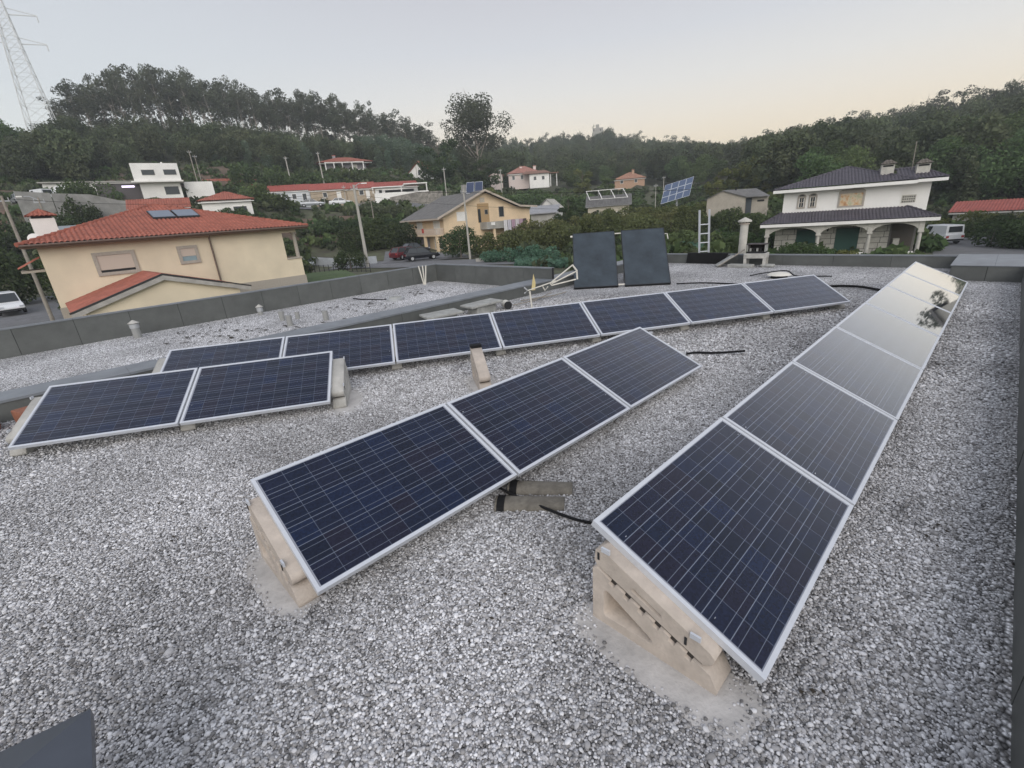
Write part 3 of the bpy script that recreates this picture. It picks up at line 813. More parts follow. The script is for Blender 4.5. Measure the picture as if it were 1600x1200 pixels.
channel_tile('curved grey cement tile over the cable, the one further back', (-2.50, 2.22, .0), (-2.08, 2.54, .0), .20, .06)
def coil():
    T = thing('pipe_coil', 'small coil of pale flexible conduit between the middle and back rows', 'coil', (-4.80, 6.78, 0))
    for i in range(5):
        r = .125 + .012 * math.sin(i * 2.1); pts = [(r * math.cos(t * 2 * math.pi / 20) + .006 * i, r * math.sin(t * 2 * math.pi / 20), .08 + .025 * i + .006 * math.sin(t)) for t in range(21)]
        MB().tube(pts, .011, 6).build('loop', m_pipe if i % 2 else m_steel, T, smooth=True)
    MB().tube([(.11, -.05, .02), (.16, -.12, .015), (.24, -.16, .01)], .011, 6).build('free_end', m_pipe, T)
coil()
# cover slabs and debris beside the dividing kerb
def slab(label, cx, cy, z0, w, l, h, a, tilt=0, m=None, name='cement_slab', grp='cement slabs leaning by the dividing kerb'):
    T = MB().box(-w / 2, w / 2, -l / 2, l / 2, 0, h).build(name, m or m_conc2, None, (cx, cy, z0), bevel=.006)
    T.rotation_euler = (tilt, 0, a); return tag(T, label, 'slab', grp)
m_slabg = mat('weathered_slab', (.34, .34, .32), .95, ns=8, na=.3, bump=.3, bs=50)
slab('grey cement slab on blocks beside the kerb, left of the two raised slabs', -8.45, 5.95, .17, .55, .85, .045, -.25, .02, m_slabg)
slab('grey cement slab on blocks beside the kerb, right of the two raised slabs', -8.40, 7.10, .20, .5, .9, .045, -.1, .03, m_slabg)
slab('small broken slab piece lying low, leftmost of the debris by the kerb', -8.35, 5.35, .08, .3, .38, .04, .3, -.02, m_slabg)
for i, (x, y, lab) in enumerate([(-8.45, 5.95, 'grey block carrying the left raised slab by the kerb'), (-8.40, 7.10, 'grey block carrying the right raised slab by the kerb')]):
    tag(MB().box(-.18, .18, -.3, .3, 0, .165 + i * .03).build('cement_block', m_slabg, None, (x, y, 0), bevel=.01), lab, 'block')
T = thing('tin_can', 'white paint tin lying on its side behind the back row', 'tin', (-8.2, 7.72, .1), -.5)
MB().tube([(-.13, 0, 0), (.13, 0, 0)], .10, 16, cap=False).build('wall', m_pipe, T, smooth=True); MB().tube([(.12, 0, 0), (.128, 0, 0)], .098, 16).build('base', m_dark, T)
for i in range(6):
    y = 8.0 + i * .18; tag(MB().tube([(-8.35 + random.uniform(-.1, .1), y, .03 + .02 * i % .07), (-8.15 + random.uniform(-.2, .2), y + .5, .09), (-8.2 + random.uniform(-.2, .3), y + 1.1, .06 + .02 * (i % 3))], .014, 6).build('loose_bar', m_steel if i % 2 else m_wood), 'thin rusty bar in the heap of bars beside the kerb', 'bar', 'heap of loose bars beside the kerb')
def antenna():
    T = thing('aerial', 'white directional television aerial lying over beside the dividing kerb', 'aerial', (-7.70, 8.05, 0))
    e = Vector((math.cos(A0), math.sin(A0), 0)); zz = Vector((0, 0, 1))
    def p(u, h, dd=0): q = e * u + zz * h + Vector((-e.y, e.x, 0)) * dd; return tuple(q)
    MB().tube([p(.02, 0), p(-.01, .40)], .022, 8).build('mast', m_pipe, T)
    MB().tube([p(-.06, .42), p(.25, .50), p(.62, .60)], .014, 6).build('boom', m_pipe, T)
    y = MB(); y.add([p(.10, .80), p(.14, .60), p(.12, .42), p(.03, .42), p(.06, .60)], [(0, 1, 2, 3, 4)]); y.add([p(.10, .80, .02), p(.14, .60, .02), p(.12, .42, .02), p(.03, .42, .02), p(.06, .60, .02)], [(4, 3, 2, 1, 0)])
    y.build('reflector', mat('yellowed_plastic', (.55, .45, .22), .6), T)
    MB().tube([p(-.14, .50), p(-.06, .42), p(-.14, .36)], .02, 6).build('clamp', m_steel, T)
    for (u0, h0, u1, h1) in ((.52, .58, 1.02, .93), (.52, .54, 1.10, .78), (.52, .50, 1.10, .60)):
        MB().tube([p(u0, h0), p(u1, h1)], .016, 6).build('element', m_pipe, T)
    MB().tube([p(1.02, .94), p(1.12, .80), p(1.13, .60)], .022, 6).build('cross_bar', m_pipe, T)
    MB().tube([p(.3, .5, .05), p(.36, .38, .08), p(.42, .48, -.05)], .014, 6).build('element', m_pipe, T)
    MB().tube([p(.52, .58), p(.49, .54), p(.52, .50)], .016, 6).build('cross_bar', m_pipe, T)
antenna()
def vent(label, x, y, h, r, cap):
    T = thing('vent_pipe', label, 'vent pipe', (x, y, 0), 0, 'vent pipes on the left gravel roof')
    MB().tube([(0, 0, -.02), (0, 0, h)], r, 12).build('pipe', mat('grey_pipe', (.28, .28, .27), .6), T, smooth=False)
    if cap:
        MB().tube([(0, 0, h - .12), (0, 0, h - .02)], r * 1.15, 12).build('collar', m_steel, T)
        MB().tube([(0, 0, h), (0, 0, h + .07)], [r * 1.45, .01], 12).build('cap', m_conc2, T)
vent('tall vent pipe with a pointed cap, leftmost on the left gravel roof', -14.2, 1.12, .36, .085, True)
vent('short capped vent pipe close to the left parapet, second from the left', -14.3, 3.95, .22, .07, True)
vent('open grey pipe stub, left one of the cluster of three', -12.7, 3.98, .24, .07, False)
vent('open grey pipe stub, front one of the cluster of three', -11.75, 3.83, .26, .07, False)
vent('open grey pipe stub, rear one of the cluster of three', -12.5, 4.30, .18, .06, False)
vent('open grey pipe stub standing alone right of the cluster', -11.5, 4.62, .24, .07, False)
for i, dx in enumerate((-.12, .0, .1)):
    tag(MB().tube([(-14.35 + dx * .2, 9.55 + dx * .2, 0), (-14.35 + dx * .9, 9.55 + dx * .8, .66)], .022, 8).build('white_pipe', m_pipe), ('thin white pipe leaning left in the bunch near the left parapet corner', 'upright white pipe in the middle of the bunch near the left parapet corner', 'thin white pipe leaning right in the bunch near the left parapet corner')[i], 'pipe', 'bunch of three white pipes')
T = thing('drain_cover', 'round grey drain cover on the left gravel roof', 'drain cover', (-12.4, 7.15, 0))
MB().tube([(0, 0, 0), (0, 0, .07)], .26, 20).build('ring', m_steel, T); MB().tube([(0, 0, .07), (0, 0, .10)], [.2, .17], 20).build('lid', m_slabg, T)
MB().tube([(-.3, -.1, .01), (-1.2, -.5, .02), (-1.6, -.55, .03)], .015, 6).build('cable', m_black, T)
# loose brick, left
T = MB().box(-.15, .15, -.10, .10, 0, .20).build('hollow_brick', m_brick, None, (-8.62, -.72, .0), bevel=.01)
T.rotation_euler = (0, 0, .35); tag(T, 'orange hollow brick behind the left pair of panels', 'brick')
tag(MB().box(-.14, .14, -.09, .09, 0, .15).build('hollow_brick', m_brick, None, (-8.72, -1.1, .0), bevel=.01), 'dark end of an orange brick at the left picture edge', 'brick')
# pyramid cap bottom left
CAPD = [(-.16, -.987, 0), (.999, -.04, 0)]
def near_cap():
    m = mat('dark_painted_metal', (.075, .085, .105), .32, .2, ns=1.5, na=.25)
    z = .62; c = Vector((-1.94, -.335, z))     # the corner seen
    T = thing('chimney_cap', 'smooth dark grey metal cap of a roof outlet, cut by the lower left picture edge', 'chimney cap', (c.x + .3, c.y - .35, 0))
    a = Vector(CAPD[0]); b = Vector(CAPD[1])
    P = [c, c + a * .7, c + a * .7 + b * .7, c + b * .7]; ctr = c + (a + b) * .35 + Vector((0, 0, .10))
    o_ = Vector(T.location); V = [tuple(p - o_) for p in P] + [tuple(ctr - o_)] + [tuple(p - o_ - Vector((0, 0, .035))) for p in P]
    MB().add(V, [(0, 1, 4), (1, 2, 4), (2, 3, 4), (3, 0, 4), (0, 5, 6, 1), (1, 6, 7, 2), (2, 7, 8, 3), (3, 8, 5, 0), (5, 8, 7, 6)]).build('lid', m, T)
    cc = c + (a + b) * .35; q = .22
    Q = [cc - o_ + (a * i + b * j) * q for i, j in ((-1, -1), (1, -1), (1, 1), (-1, 1))]
    MB().add([(v.x, v.y, -.0) for v in Q] + [(v.x, v.y, z - .03) for v in Q], [(0, 1, 2, 3), (4, 5, 6, 7), (0, 1, 5, 4), (1, 2, 6, 5), (2, 3, 7, 6), (3, 0, 4, 7)]).build('shaft', m_conc2, T)
near_cap()
# ladder, cloth, leaning slab, flue, small table
def ladder():
    T = thing('ladder', 'aluminium ladder standing up over the far parapet', 'ladder', (-7.52, 17.0, 0))
    foot = Vector((0, 0, -3.4)); ex = Vector((math.cos(A0), math.sin(A0), 0)); lean = Vector((.16, -.60, 0)) / 5.3
    def p(s, h): return tuple(ex * s + lean * (h - .35) + ex * (-.035) * (h - .35) + Vector((0, 0, h)))
    top = 1.82
    for s in (-.17, .17): MB().bar(p(s, -3.3), p(s, top), .035, .06).build('rail', m_alu, T)
    h = -3.0
    while h < top - .25:
        MB().bar(p(-.17, h), p(.17, h), .03).build('rung', m_alu, T); h += .31
ladder()
T = thing('black_sheet', 'black rubber sheet hung over the far parapet below the ladder', 'sheet', (-8.0, 16.80, 0))
MB().add([(-.06, .0, .02), (1.22, .0, .0), (1.40, .0, .30), (1.42, 0, .36), (-.02, 0, .36), (-.06, -.02, .02), (1.22, -.02, .0), (1.40, -.02, .30), (1.42, -.02, .36), (-.02, -.02, .36)], [(0, 1, 2, 3, 4), (9, 8, 7, 6, 5), (5, 6, 1, 0), (6, 7, 2, 1), (7, 8, 3, 2), (8, 9, 4, 3), (9, 5, 0, 4)]).build('front_flap', m_black, T)
MB().box(-.02, 1.42, -.02, .2, .361, .37).build('top_flap', m_black, T)
T = MB().box(-.30, .30, -.35, .35, -.02, .02).build('leaning_slab', m_slabg, None, (-6.52, 16.35, .17), bevel=.004)
T.rotation_euler = (-.1, -.55, .55); tag(T, 'grey slab leaning on the far parapet left of the round flue', 'slab')
tag(MB().bar((-6.55, 16.0, .03), (-5.95, 16.5, .52), .03).build('stick', m_wood), 'thin pale stick propped against the little table', 'stick')
def flue():
    T = thing('round_flue', 'round cream flue pipe with a pointed cap at the far parapet', 'chimney', (-6.25, 17.12, 0))
    r = .125
    MB().tube([(0, 0, -.4), (0, 0, 1.28)], r, 20).build('pipe', m_stoneb, T, smooth=False)
    for i in range(6):
        t = i * math.pi / 3; MB().bar((r * .8 * math.cos(t), r * .8 * math.sin(t), 1.28), (r * .8 * math.cos(t), r * .8 * math.sin(t), 1.36), .03).build('post', m_conc, T)
    MB().tube([(0, 0, 1.28), (0, 0, 1.31)], r * 1.3, 20).build('rim', m_conc, T)
    MB().tube([(0, 0, 1.355), (0, 0, 1.40), (0, 0, 1.50)], [r * 1.75, r * 1.7, .02], 20).build('cap', m_stoneb, T)
flue()
def table():
    T = thing('small_table', 'low pale concrete table near the far parapet', 'table', (-5.55, 16.45, 0), .15)
    MB().box(-.33, .33, -.26, .26, .27, .42).build('top', m_conc2, T, bevel=.01)
    for sx in (-1, 1):
        for sy in (-1, 1): MB().box(sx * .24, sx * .32, sy * .17, sy * .25, 0, .27).build('leg', m_conc2, T)
    T2 = thing('metal_grill', 'dark rusty box standing on the low pale table', 'grill', (-5.55, 16.48, .425), .1)
    MB().box(-.27, .27, -.18, .18, 0, .05).build('tray', m_dark, T2)
    for sx in (-1, 1): MB().box(sx * .25, sx * .27, -.18, .18, .05, .26).build('side', m_slabg, T2)
    MB().box(-.25, .25, .14, .17, .05, .26).build('back', mat('rusty_dark', (.06, .05, .05), .8, ns=10, na=.5), T2)
    MB().box(-.29, .29, -.2, .2, .262, .285).build('lid', mat('rusty_dark', (.06, .05, .05)), T2)
    for i in range(4): MB().box(-.2 + i * .1, -.15 + i * .1, -.12, 0, .055, .15).build('fire_brick', m_dark if i % 2 else m_slabg, T2)
    tag(MB().box(-.5, .25, -.14, .14, 0, .10).build('plank', m_slabg, None, (-5.75, 16.1, 0), bevel=.01), 'dark weathered plank lying in front of the low table', 'plank')
    tag(MB().box(-.2, .2, -.12, .12, 0, .09).build('stone_lump', m_slabg, None, (-5.15, 16.35, 0), bevel=.03), 'dark lump of stone beside the right leg of the low table', 'stone')
table()
T = thing('roof_outlet', 'pale round roof outlet with cables round it on the far gravel', 'roof outlet', (-4.15, 14.2, 0))
MB().tube([(0, 0, 0), (0, 0, .08)], .2, 16).build('ring', m_dark, T); MB().tube([(0, 0, .08), (0, 0, .13), (0, 0, .16)], [.30, .22, .05], 16).build('dome', m_pipe, T)
cable('cable', 'tangled thin dark cables around the pale round roof outlet', [(-4.9, 14.2, .03), (-4.6, 14.5, .08), (-4.1, 14.6, .14), (-3.8, 14.35, .05), (-3.5, 14.5, .03), (-3.0, 14.6, .03)], .016)
# dry leaves and dirt clumps on the gravel
def clumps():
    o = MB(); r_ = random.Random(5)
    for (x, y, n, s) in [(-4.0, .6, 30, .35), (-4.6, .25, 24, .3), (-3.9, .05, 16, .2), (-5.9, 1.6, 14, .2), (-.42, 2.86, 20, .05), (-.2, 1.9, 8, .1), (-1.6, 1.2, 12, .25), (-5.0, -.6, 16, .3), (.1, 3.6, 10, .3), (-3.2, 3.3, 14, .12), (-7.0, 1.2, 30, .7), (-12.8, 2.5, 70, 1.3), (-12.5, 6.0, 60, 1.2), (-11, 3.4, 60, 1.0), (-12.5, 8.6, 40, .9), (-3, 13.8, 40, 1.1), (-4.5, 12, 30, 1), (-.1, 9, 10, .5)]:
        for i in range(n):
            cx = x + r_.gauss(0, s * .5); cy = y + r_.gauss(0, s * .5); a = r_.uniform(0, 6.3); l = r_.uniform(.012, .035) * (.5 if math.hypot(x, y) < 7 else (1 if x > -8 else 2.6))
            c, si = math.cos(a) * l, math.sin(a) * l; z = .018 + r_.uniform(0, .01)
            o.add([(cx - c, cy - si, z), (cx + si * .5, cy - c * .5, z + .006), (cx + c, cy + si, z + .004), (cx - si * .5, cy + c * .5, z - .003)], [(0, 1, 2, 3)])
    tag(o.build('dead_leaves', mat('dead_leaf', (.035, .028, .02), .9)), 'dark dead leaves and moss scraps scattered over the gravel', 'leaves', kind='stuff')
clumps()

# ------------------------------------------------------------------ plants
def crown(clusters, n, size, m, seed, name='crown', flat=.0, shell=.55):
    r = np.random.default_rng(seed); V = []; tint = []
    w = np.array([c[3] * c[4] * c[5] for c in clusters]) ** .67; w = w / w.sum(); cnt = np.maximum(3, (w * n).astype(int))
    for c, k in zip(clusters, cnt):
        d = r.normal(size=(k, 3)); d /= np.linalg.norm(d, axis=1)[:, None]
        rad = shell + (1 - shell) * r.random(k) ** .6
        rad *= 1 + .18 * np.sin(d[:, 0] * 5 + c[0] * 3) * np.cos(d[:, 2] * 4 + c[1])
        p = np.array(c[:3]) + d * rad[:, None] * np.array(c[3:6])
        nrm = d * .7 + r.normal(size=(k, 3)) * .7; nrm /= np.linalg.norm(nrm, axis=1)[:, None]
        u = np.cross(nrm, r.normal(size=(k, 3))); u /= np.linalg.norm(u, axis=1)[:, None]; v = np.cross(nrm, u)
        s = size * r.uniform(.5, 1.25, k)[:, None]
        V.append(np.stack([p - u * s * .7, p - v * s * .45, p + u * s * .7, p + v * s * .45], 1))
        tint.append(np.clip(r.normal(.5, .25, k) + r.normal(0, .2), 0, 1))
    V = np.concatenate(V); tint = np.concatenate(tint); nq = len(V)
    me = bpy.data.meshes.new(name); me.vertices.add(nq * 4); me.vertices.foreach_set('co', V.astype(np.float32).ravel())
    me.loops.add(nq * 4); me.loops.foreach_set('vertex_index', np.arange(nq * 4, dtype=np.int32))
    me.polygons.add(nq); me.polygons.foreach_set('loop_start', np.arange(nq, dtype=np.int32) * 4)
    me.update(calc_edges=True)
    a = me.attributes.new('tint', 'FLOAT', 'FACE'); a.data.foreach_set('value', tint.astype(np.float32))
    me.materials.append(m); return me
def trunk_mesh(H, r0, seed, limbs=6, h0=.45, spread=.16, lean=.03):
    r = random.Random(seed); mb = MB(); bx, by = r.uniform(-lean, lean) * H, r.uniform(-lean, lean) * H
    pts = [(bx * (t ** 1.5), by * (t ** 1.5), H * t * .93 - (.4 if t == 0 else 0)) for t in (0, .2, .4, .6, .8, 1)]
    mb.tube(pts, [r0, r0 * .8, r0 * .65, r0 * .5, r0 * .32, r0 * .12], 6)
    for i in range(limbs):
        t = r.uniform(h0, .85); a = r.uniform(0, 6.28); l = H * spread * r.uniform(.6, 1.3)
        p = Vector((bx * t ** 1.5, by * t ** 1.5, H * .93 * t)); q = p + Vector((math.cos(a) * l, math.sin(a) * l, l * r.uniform(.5, 1.2)))
        mb.tube([p, p.lerp(q, .5) + Vector((0, 0, l * .05)), q], [r0 * .35, r0 * .22, r0 * .08], 5)
    return mb
EUC = []
for i in range(7):
    r = random.Random(100 + i); H = 1.0; cl = []
    k = r.randint(7, 11)
    for j in range(k):
        t = .58 + .39 * j / (k - 1); sp = .075 * (1.25 - abs(t - .78) * 3.0)
        cl.append((r.gauss(0, sp), r.gauss(0, sp), t, r.uniform(.050, .085), r.uniform(.050, .085), r.uniform(.04, .075)))
    for j in range(3): cl.append((r.gauss(0, .06), r.gauss(0, .06), r.uniform(.3, .5), .03, .03, .035))
    cm = crown(cl, 900, .021, m_euc, 500 + i)
    tm = trunk_mesh(1.0, .0085, 40 + i, 8, .42, .1, .03).mesh('trunk'); tm.materials.append(m_barkp)
    EUC.append((tm, cm))
def tree(name, label, cat, loc, H, meshes, group, sx=1.0, rot=None):
    T = thing(name, label, cat, loc, rot if rot is not None else random.uniform(0, 6.28), group)
    T.scale = (H * sx, H * sx, H)
    link('trunk', meshes[0], None, T); link('crown', meshes[1], None, T); return T
# ridge eucalyptus, left hill
rr = random.Random(11); n_e = 0
for row, (Dr, off) in enumerate([(196, .1), (201, 0), (207, .5), (214, .25), (224, .7)]):
    az = -38.7 + off * .5
    while az < -5.6:
        D = Dr + rr.uniform(-4, 4); zg = float(tz(az, D)); e = float(ridge(az)) + rr.uniform(-1.5, .25) - (.35 if row == 0 else 0)
        H = min(34, max(9, ze(e, D) - zg))
        tree('eucalyptus_tree', 'tall thin eucalyptus with bare trunk standing on the left ridge', 'tree', B(az, D, zg), H, EUC[rr.randrange(7)], 'eucalyptus trees along the left ridge', rr.uniform(.72, 1.08) * (1.0 if H > 18 else 1.5))
        az += rr.uniform(.55, 1.15); n_e += 1
BRD = []
def broad(i, m, n=900, size=.075, flat=1.0):
    r = random.Random(200 + i); cl = []
    for j in range(13):
        a = r.uniform(0, 6.28); q = r.uniform(0, .30); t = r.uniform(.34, .84); q *= 1.15 - abs(t - .55) * 1.4
        cl.append((math.cos(a) * q, math.sin(a) * q, t, r.uniform(.11, .2), r.uniform(.11, .2), r.uniform(.10, .16)))
    cl.append((0, 0, .5, .26, .26, .3))
    tm = trunk_mesh(1.0, .025, 60 + i, 7, .3, .25).mesh('trunk'); tm.materials.append(m_bark)
    return tm, crown(cl, n, size, m, 700 + i)
BRD = [broad(i, m_for, 2600, .038) for i in range(5)]
BRG = [broad(i + 10, m_bgreen, 3600, .030) for i in range(4)]
CON = []
for i in range(3):
    r = random.Random(300 + i); cl = [(r.gauss(0, .02), r.gauss(0, .02), .2 + .75 * j / 8, .17 * (1.1 - j / 8), .17 * (1.1 - j / 8), .07) for j in range(9)]
    tm = trunk_mesh(1.0, .014, 80 + i, 3).mesh('trunk'); tm.materials.append(m_bark)
    CON.append((tm, crown(cl, 1000, .04, m_for, 900 + i)))
# ridge trees on the far and right hills
az = -5.0
while az < 54:
    D = 352 if az < 20 else np.interp(az, [20, 30, 36, 42, 54], [340, 262, 258, 228, 212]); D = float(D) + rr.uniform(-8, 8)
    zg = float(tz(az, D)); e = float(ridge(az)) + rr.uniform(-.75, .22); H = max(7, min(24, ze(e, D) - zg))
    k = rr.random(); ms = EUC[rr.randrange(7)] if k < .45 else (CON[rr.randrange(3)] if k < .6 else BRD[rr.randrange(5)])
    nm = 'ridge_tree'
    tree(nm, 'small looking dark tree on the skyline of the wooded hill behind the valley', 'tree', B(az, D, zg - .5), H, ms, 'trees on the skyline of the far wooded hill', rr.uniform(1.1, 1.9) if ms in EUC else rr.uniform(.6, .95))
    az += rr.uniform(.3, .75)
# green tree group, upper left below the pylon
for i in range(11):
    a = -45.5 + i * .72; D = 150 + (i * 7) % 16; zg = float(tz(a, D)); e = 9.6 - .25 * abs(i - 4) + rr.uniform(-.5, .5)
    tree('broadleaf_tree', 'dense green broadleaf tree in the group at the foot of the lattice pylon', 'tree', B(a, D, zg), ze(e, D) - zg, BRG[i % 4], 'green broadleaf trees at the upper left edge', 1.0)
for i in range(1):
    a = 52.6; D = 105; zg = float(tz(a, D)); tree('roadside_tree', 'broadleaf tree standing right of the picture beside the drive', 'tree', B(a, D, zg), ze(8.9, D) - zg, EUC[i], None, 1.2)

# the wooded slopes: nobody could count these
CLEAR = [(-16.2, 3.4, 132, 160), (-8.7, 2.4, 126, 152), (3.4, 4.0, 130, 162), (0, 1.6, 140, 158), (14.8, 2.6, 150, 182), (-33, 3, 90, 120), (-27.4, 3, 100, 128), (46.5, 5, 60, 94)]
def wood(name, label, zones, protos, seed):
    r = np.random.default_rng(seed); P = []; Sx = []
    for (a0, a1, d0, d1, sp, h0, h1, capd) in zones:
        area = .5 * math.radians(a1 - a0) * (d1 ** 2 - d0 ** 2); n = int(area / sp ** 2)
        a = r.uniform(a0, a1, n); D = np.sqrt(r.uniform(d0 ** 2, d1 ** 2, n)); z = tz(a, D); H = r.uniform(h0, h1, n)
        top = CH + D * np.tan(np.radians(ridge(a) - capd)); H = np.minimum(H, top - z + .8); k = H > 2.0
        for (ha, hw, hd0, hd1) in CLEAR: k &= ~((np.abs(a - ha) < hw) & (D > hd0) & (D < hd1))
        t = np.radians(a) - A0; P.append(np.stack([np.sin(t) * D, np.cos(t) * D, z - .3 * H * .15], -1)[k]); Sx.append(H[k])
    P = np.concatenate(P); Sx = np.concatenate(Sx); rot = np.stack([np.zeros(len(P)), np.zeros(len(P)), r.uniform(0, 6.28, len(P))], -1)
    print(name, len(P))
    gn_scatter(name, P, Sx, rot, protos, label=label, cat='woodland')
TRB = []
for tm, cm in BRD + CON[:2]:
    TRB.append(cm)
wood('wooded_slope', 'dark mixed woodland covering the hill slopes behind the houses',
     [(-56, -2, 141, 180, 4.6, 6, 11, 3.6), (-56, -2, 180, 192, 5.2, 4, 8, 4.2), (-56, -38, 128, 190, 5, 8, 13, 1.5), (-56, 0, 196, 262, 6.6, 5, 9, 3.1), (0, 27, 168, 350, 6.2, 8, 13, .35), (27, 62, 98, 262, 5.6, 8, 14, .3), (-6, 2, 140, 350, 5.5, 7, 13, .6)], TRB, 21)
wood('bright_wooded_slope', 'brighter green broadleaf woodland low on the right-hand hill', [(41, 62, 92, 140, 6, 9, 13, .6), (32.5, 41, 92, 118, 6.5, 7, 10, .5), (8, 30, 150, 205, 9, 7, 11, 1.5)], [c for t, c in BRG], 22)
YEU = [crown([(random.gauss(0, .07), random.gauss(0, .07), .15 + .8 * j / 7, .17, .17, .13) for j in range(8)], 1100, .045, m_euy, 1200 + i) for i in range(3)]
wood('young_eucalyptus_slope', 'pale green young eucalyptus growth on the slope left of the tall tree', [(-15, -4, 150, 196, 3.6, 5, 8.5, .5), (-24, -14, 136, 160, 5, 4, 7, 3), (-30, -24, 141, 160, 6, 4, 6, 3)], YEU, 23)

def bushobj(name, label, az, D, w, h, m, seed, n=1800, size=.2, group=None, depth=None, clusters=9, zoff=0, rag=.25, base=None, stem=True):
    r = random.Random(seed); depth = depth or w; cl = []
    for j in range(clusters):
        u = r.uniform(-.5, .5) * .75; v = r.uniform(-.5, .5) * .7; hh = h * r.uniform(1 - rag, 1) * (1 - .35 * abs(u * 2) ** 2)
        cl.append((u * w, v * depth, hh * .55, w * r.uniform(.16, .28), depth * r.uniform(.18, .3), hh * .47))
    zg = float(tz(az, D)) if base is None else base
    T = thing(name, label, 'bush' if name != 'tree' else 'tree', B(az, D, zg + zoff), rz(az), group)
    link('foliage', crown(cl, n, size, m, seed), None, T)
    if stem:
        MB().tube([(0, 0, -.3), (.05, 0, h * .3), (0, .05, h * .7)], [.09, .07, .02], 6).build('stem', m_bark, T)
    return T
def hedge(name, label, a0, D0, a1, D1, h, dpt, m, seed, n, size, cat='hedge', rag=.3, group=None, posts=False):
    r = random.Random(seed); P0 = Vector(B(a0, D0)); P1 = Vector(B(a1, D1)); Ln = (P1 - P0).length; k = int(Ln / (dpt * .55)) + 1
    mid = P0.lerp(P1, .5); zm = float(tz((a0 + a1) / 2, mid.length)); T = thing(name, label, cat, (mid.x, mid.y, zm), 0, group); cl = []
    for j in range(k):
        p = P0.lerp(P1, j / max(1, k - 1)); D = p.length; a = math.degrees(math.atan2(p.x, p.y) + A0); z = float(tz(a, D)) - zm
        hh = h * r.uniform(1 - rag, 1.0); q = p - mid
        cl.append((q.x + r.uniform(-.3, .3) * dpt, q.y + r.uniform(-.3, .3) * dpt, z + hh * .5, dpt * r.uniform(.45, .7), dpt * r.uniform(.45, .7), hh * .52))
        if r.random() < .5: cl.append((q.x + r.uniform(-.5, .5) * dpt, q.y + r.uniform(-.5, .5) * dpt, z + hh * .93, dpt * .25, dpt * .25, h * .14))
    link('foliage', crown(cl, n, size, m, seed), None, T)
    mb = MB()
    for j in range(0, k, 3):
        p = P0.lerp(P1, j / max(1, k - 1)); q = p - mid; D = p.length; a = math.degrees(math.atan2(p.x, p.y) + A0); z = float(tz(a, D)) - zm
        mb.tube([(q.x, q.y, z - .2), (q.x + .05, q.y, z + h * .6)], [.06, .04], 5)
    mb.build('stems', m_bark, T)
    return T
# vines and shrubs of the valley floor
hedge('vine_row', 'tall tangle of trellised vines behind the left water collector, nearest row', -1.5, 56, 9.5, 55, 3.4, 2.6, m_vine, 31, 15000, .20, 'vines')
hedge('vine_row', 'darker trellised vines running right from the collectors towards the ladder', 8, 58, 21.5, 66, 4.3, 2.6, m_vine, 32, 16000, .20, 'vines')
hedge('vine_row', 'second row of trellised vines beyond the nearest row, below the frame-topped roof', 2, 68, 20.5, 78, 3.6, 3, m_vine, 33, 15000, .24, 'vines')
hedge('vine_row', 'yellowish row of vines before the tilted solar tracker', 12, 88, 25, 90, 3.2, 3, m_yel, 34, 11000, .26, 'vines')
hedge('vine_row', 'far strip of yellow green vines right of the concrete hut', 24, 98, 32, 96, 2.6, 3, m_yel, 35, 7000, .28, 'vines')
hedge('shrub_belt', 'dark green shrubs below the concrete hut', 21.5, 70, 28.6, 66, 3.4, 3, m_bush, 36, 9000, .22)
hedge('shrub_belt', 'green shrubs in front of the hut, right of the ladder', 25, 58, 28.8, 54, 1.9, 2, m_bgreen, 37, 5000, .2)
hedge('shrub_belt', 'low green shrub strip at the edge of the cabbage field', 14, 60, 22, 60, 1.8, 1.6, m_bgreen, 38, 6000, .2)
hedge('shrub_belt', 'grey green bushes with pale flowers left of the water collectors', -1.5, 50, 6, 47, 1.6, 1.4, mat('pale_flower_bush', (.1, .12, .08)) if 0 else m_cab, 39, 5000, .14)
hedge('shrub_belt', 'green slope shrubs between the pink house and the peach house', 0, 120, 10, 112, 4, 4, m_bgreen, 40, 8000, .35)
hedge('shrub_belt', 'tall green shrubs behind the parked cars', -16.5, 72, -10.8, 76, 4.4, 3, m_bush, 41, 10000, .24)
hedge('shrub_belt', 'overgrown dark bank under the upper road', -27, 84, -12, 87, 2.2, 3.5, m_bush, 42, 12000, .27)
hedge('shrub_belt', 'brownish green bank of shrubs at the foot of the stone wall', -14, 96, -6, 92, 2.4, 3, m_for, 43, 7000, .25)
hedge('shrub_belt', 'dark shrubs around the hillside house with the veranda', -17, 136, -9, 126, 2.6, 4, m_bush, 44, 7000, .4)
hedge('shrub_belt', 'dark shrubs by the red earth bank above the terraced houses', -26, 122, -18.5, 124, 5, 4, m_bush, 45, 7000, .4)
hedge('hedge', 'long clipped dark hedge along the right side of the drive', 46.0, 62, 62, 52, 2.6, 2.2, m_bush, 46, 15000, .19)
hedge('hedge', 'yellowish overgrown field behind the white van', 41.8, 80, 62, 70, 2.4, 3, m_yel, 47, 11000, .24)
hedge('hedge', 'dark green hedge between the drive and the yellowish field', 45.2, 69, 62, 58, 2.6, 2.4, m_bush, 48, 10000, .2)
hedge('shrub_belt', 'dark trees and shrubs at the left picture edge below the street pole', -52, 70, -42.8, 66, 6.5, 4, m_bush, 49, 11000, .25)
hedge('shrub_belt', 'dark shrubs on the slope left of the grey retaining wall', -52, 88, -41, 90, 4, 4, m_bush, 50, 8000, .3)
bushobj('bush', 'big round dark bush in front of the peach house', -4.9, 57, 5.2, 4.0, m_bush, 51, 5200, .17, clusters=12)
bushobj('bush', 'round clipped green bush at the roadside by the concrete pole', -17.6, 54, 2.9, 2.3, m_bush, 52, 3000, .13)
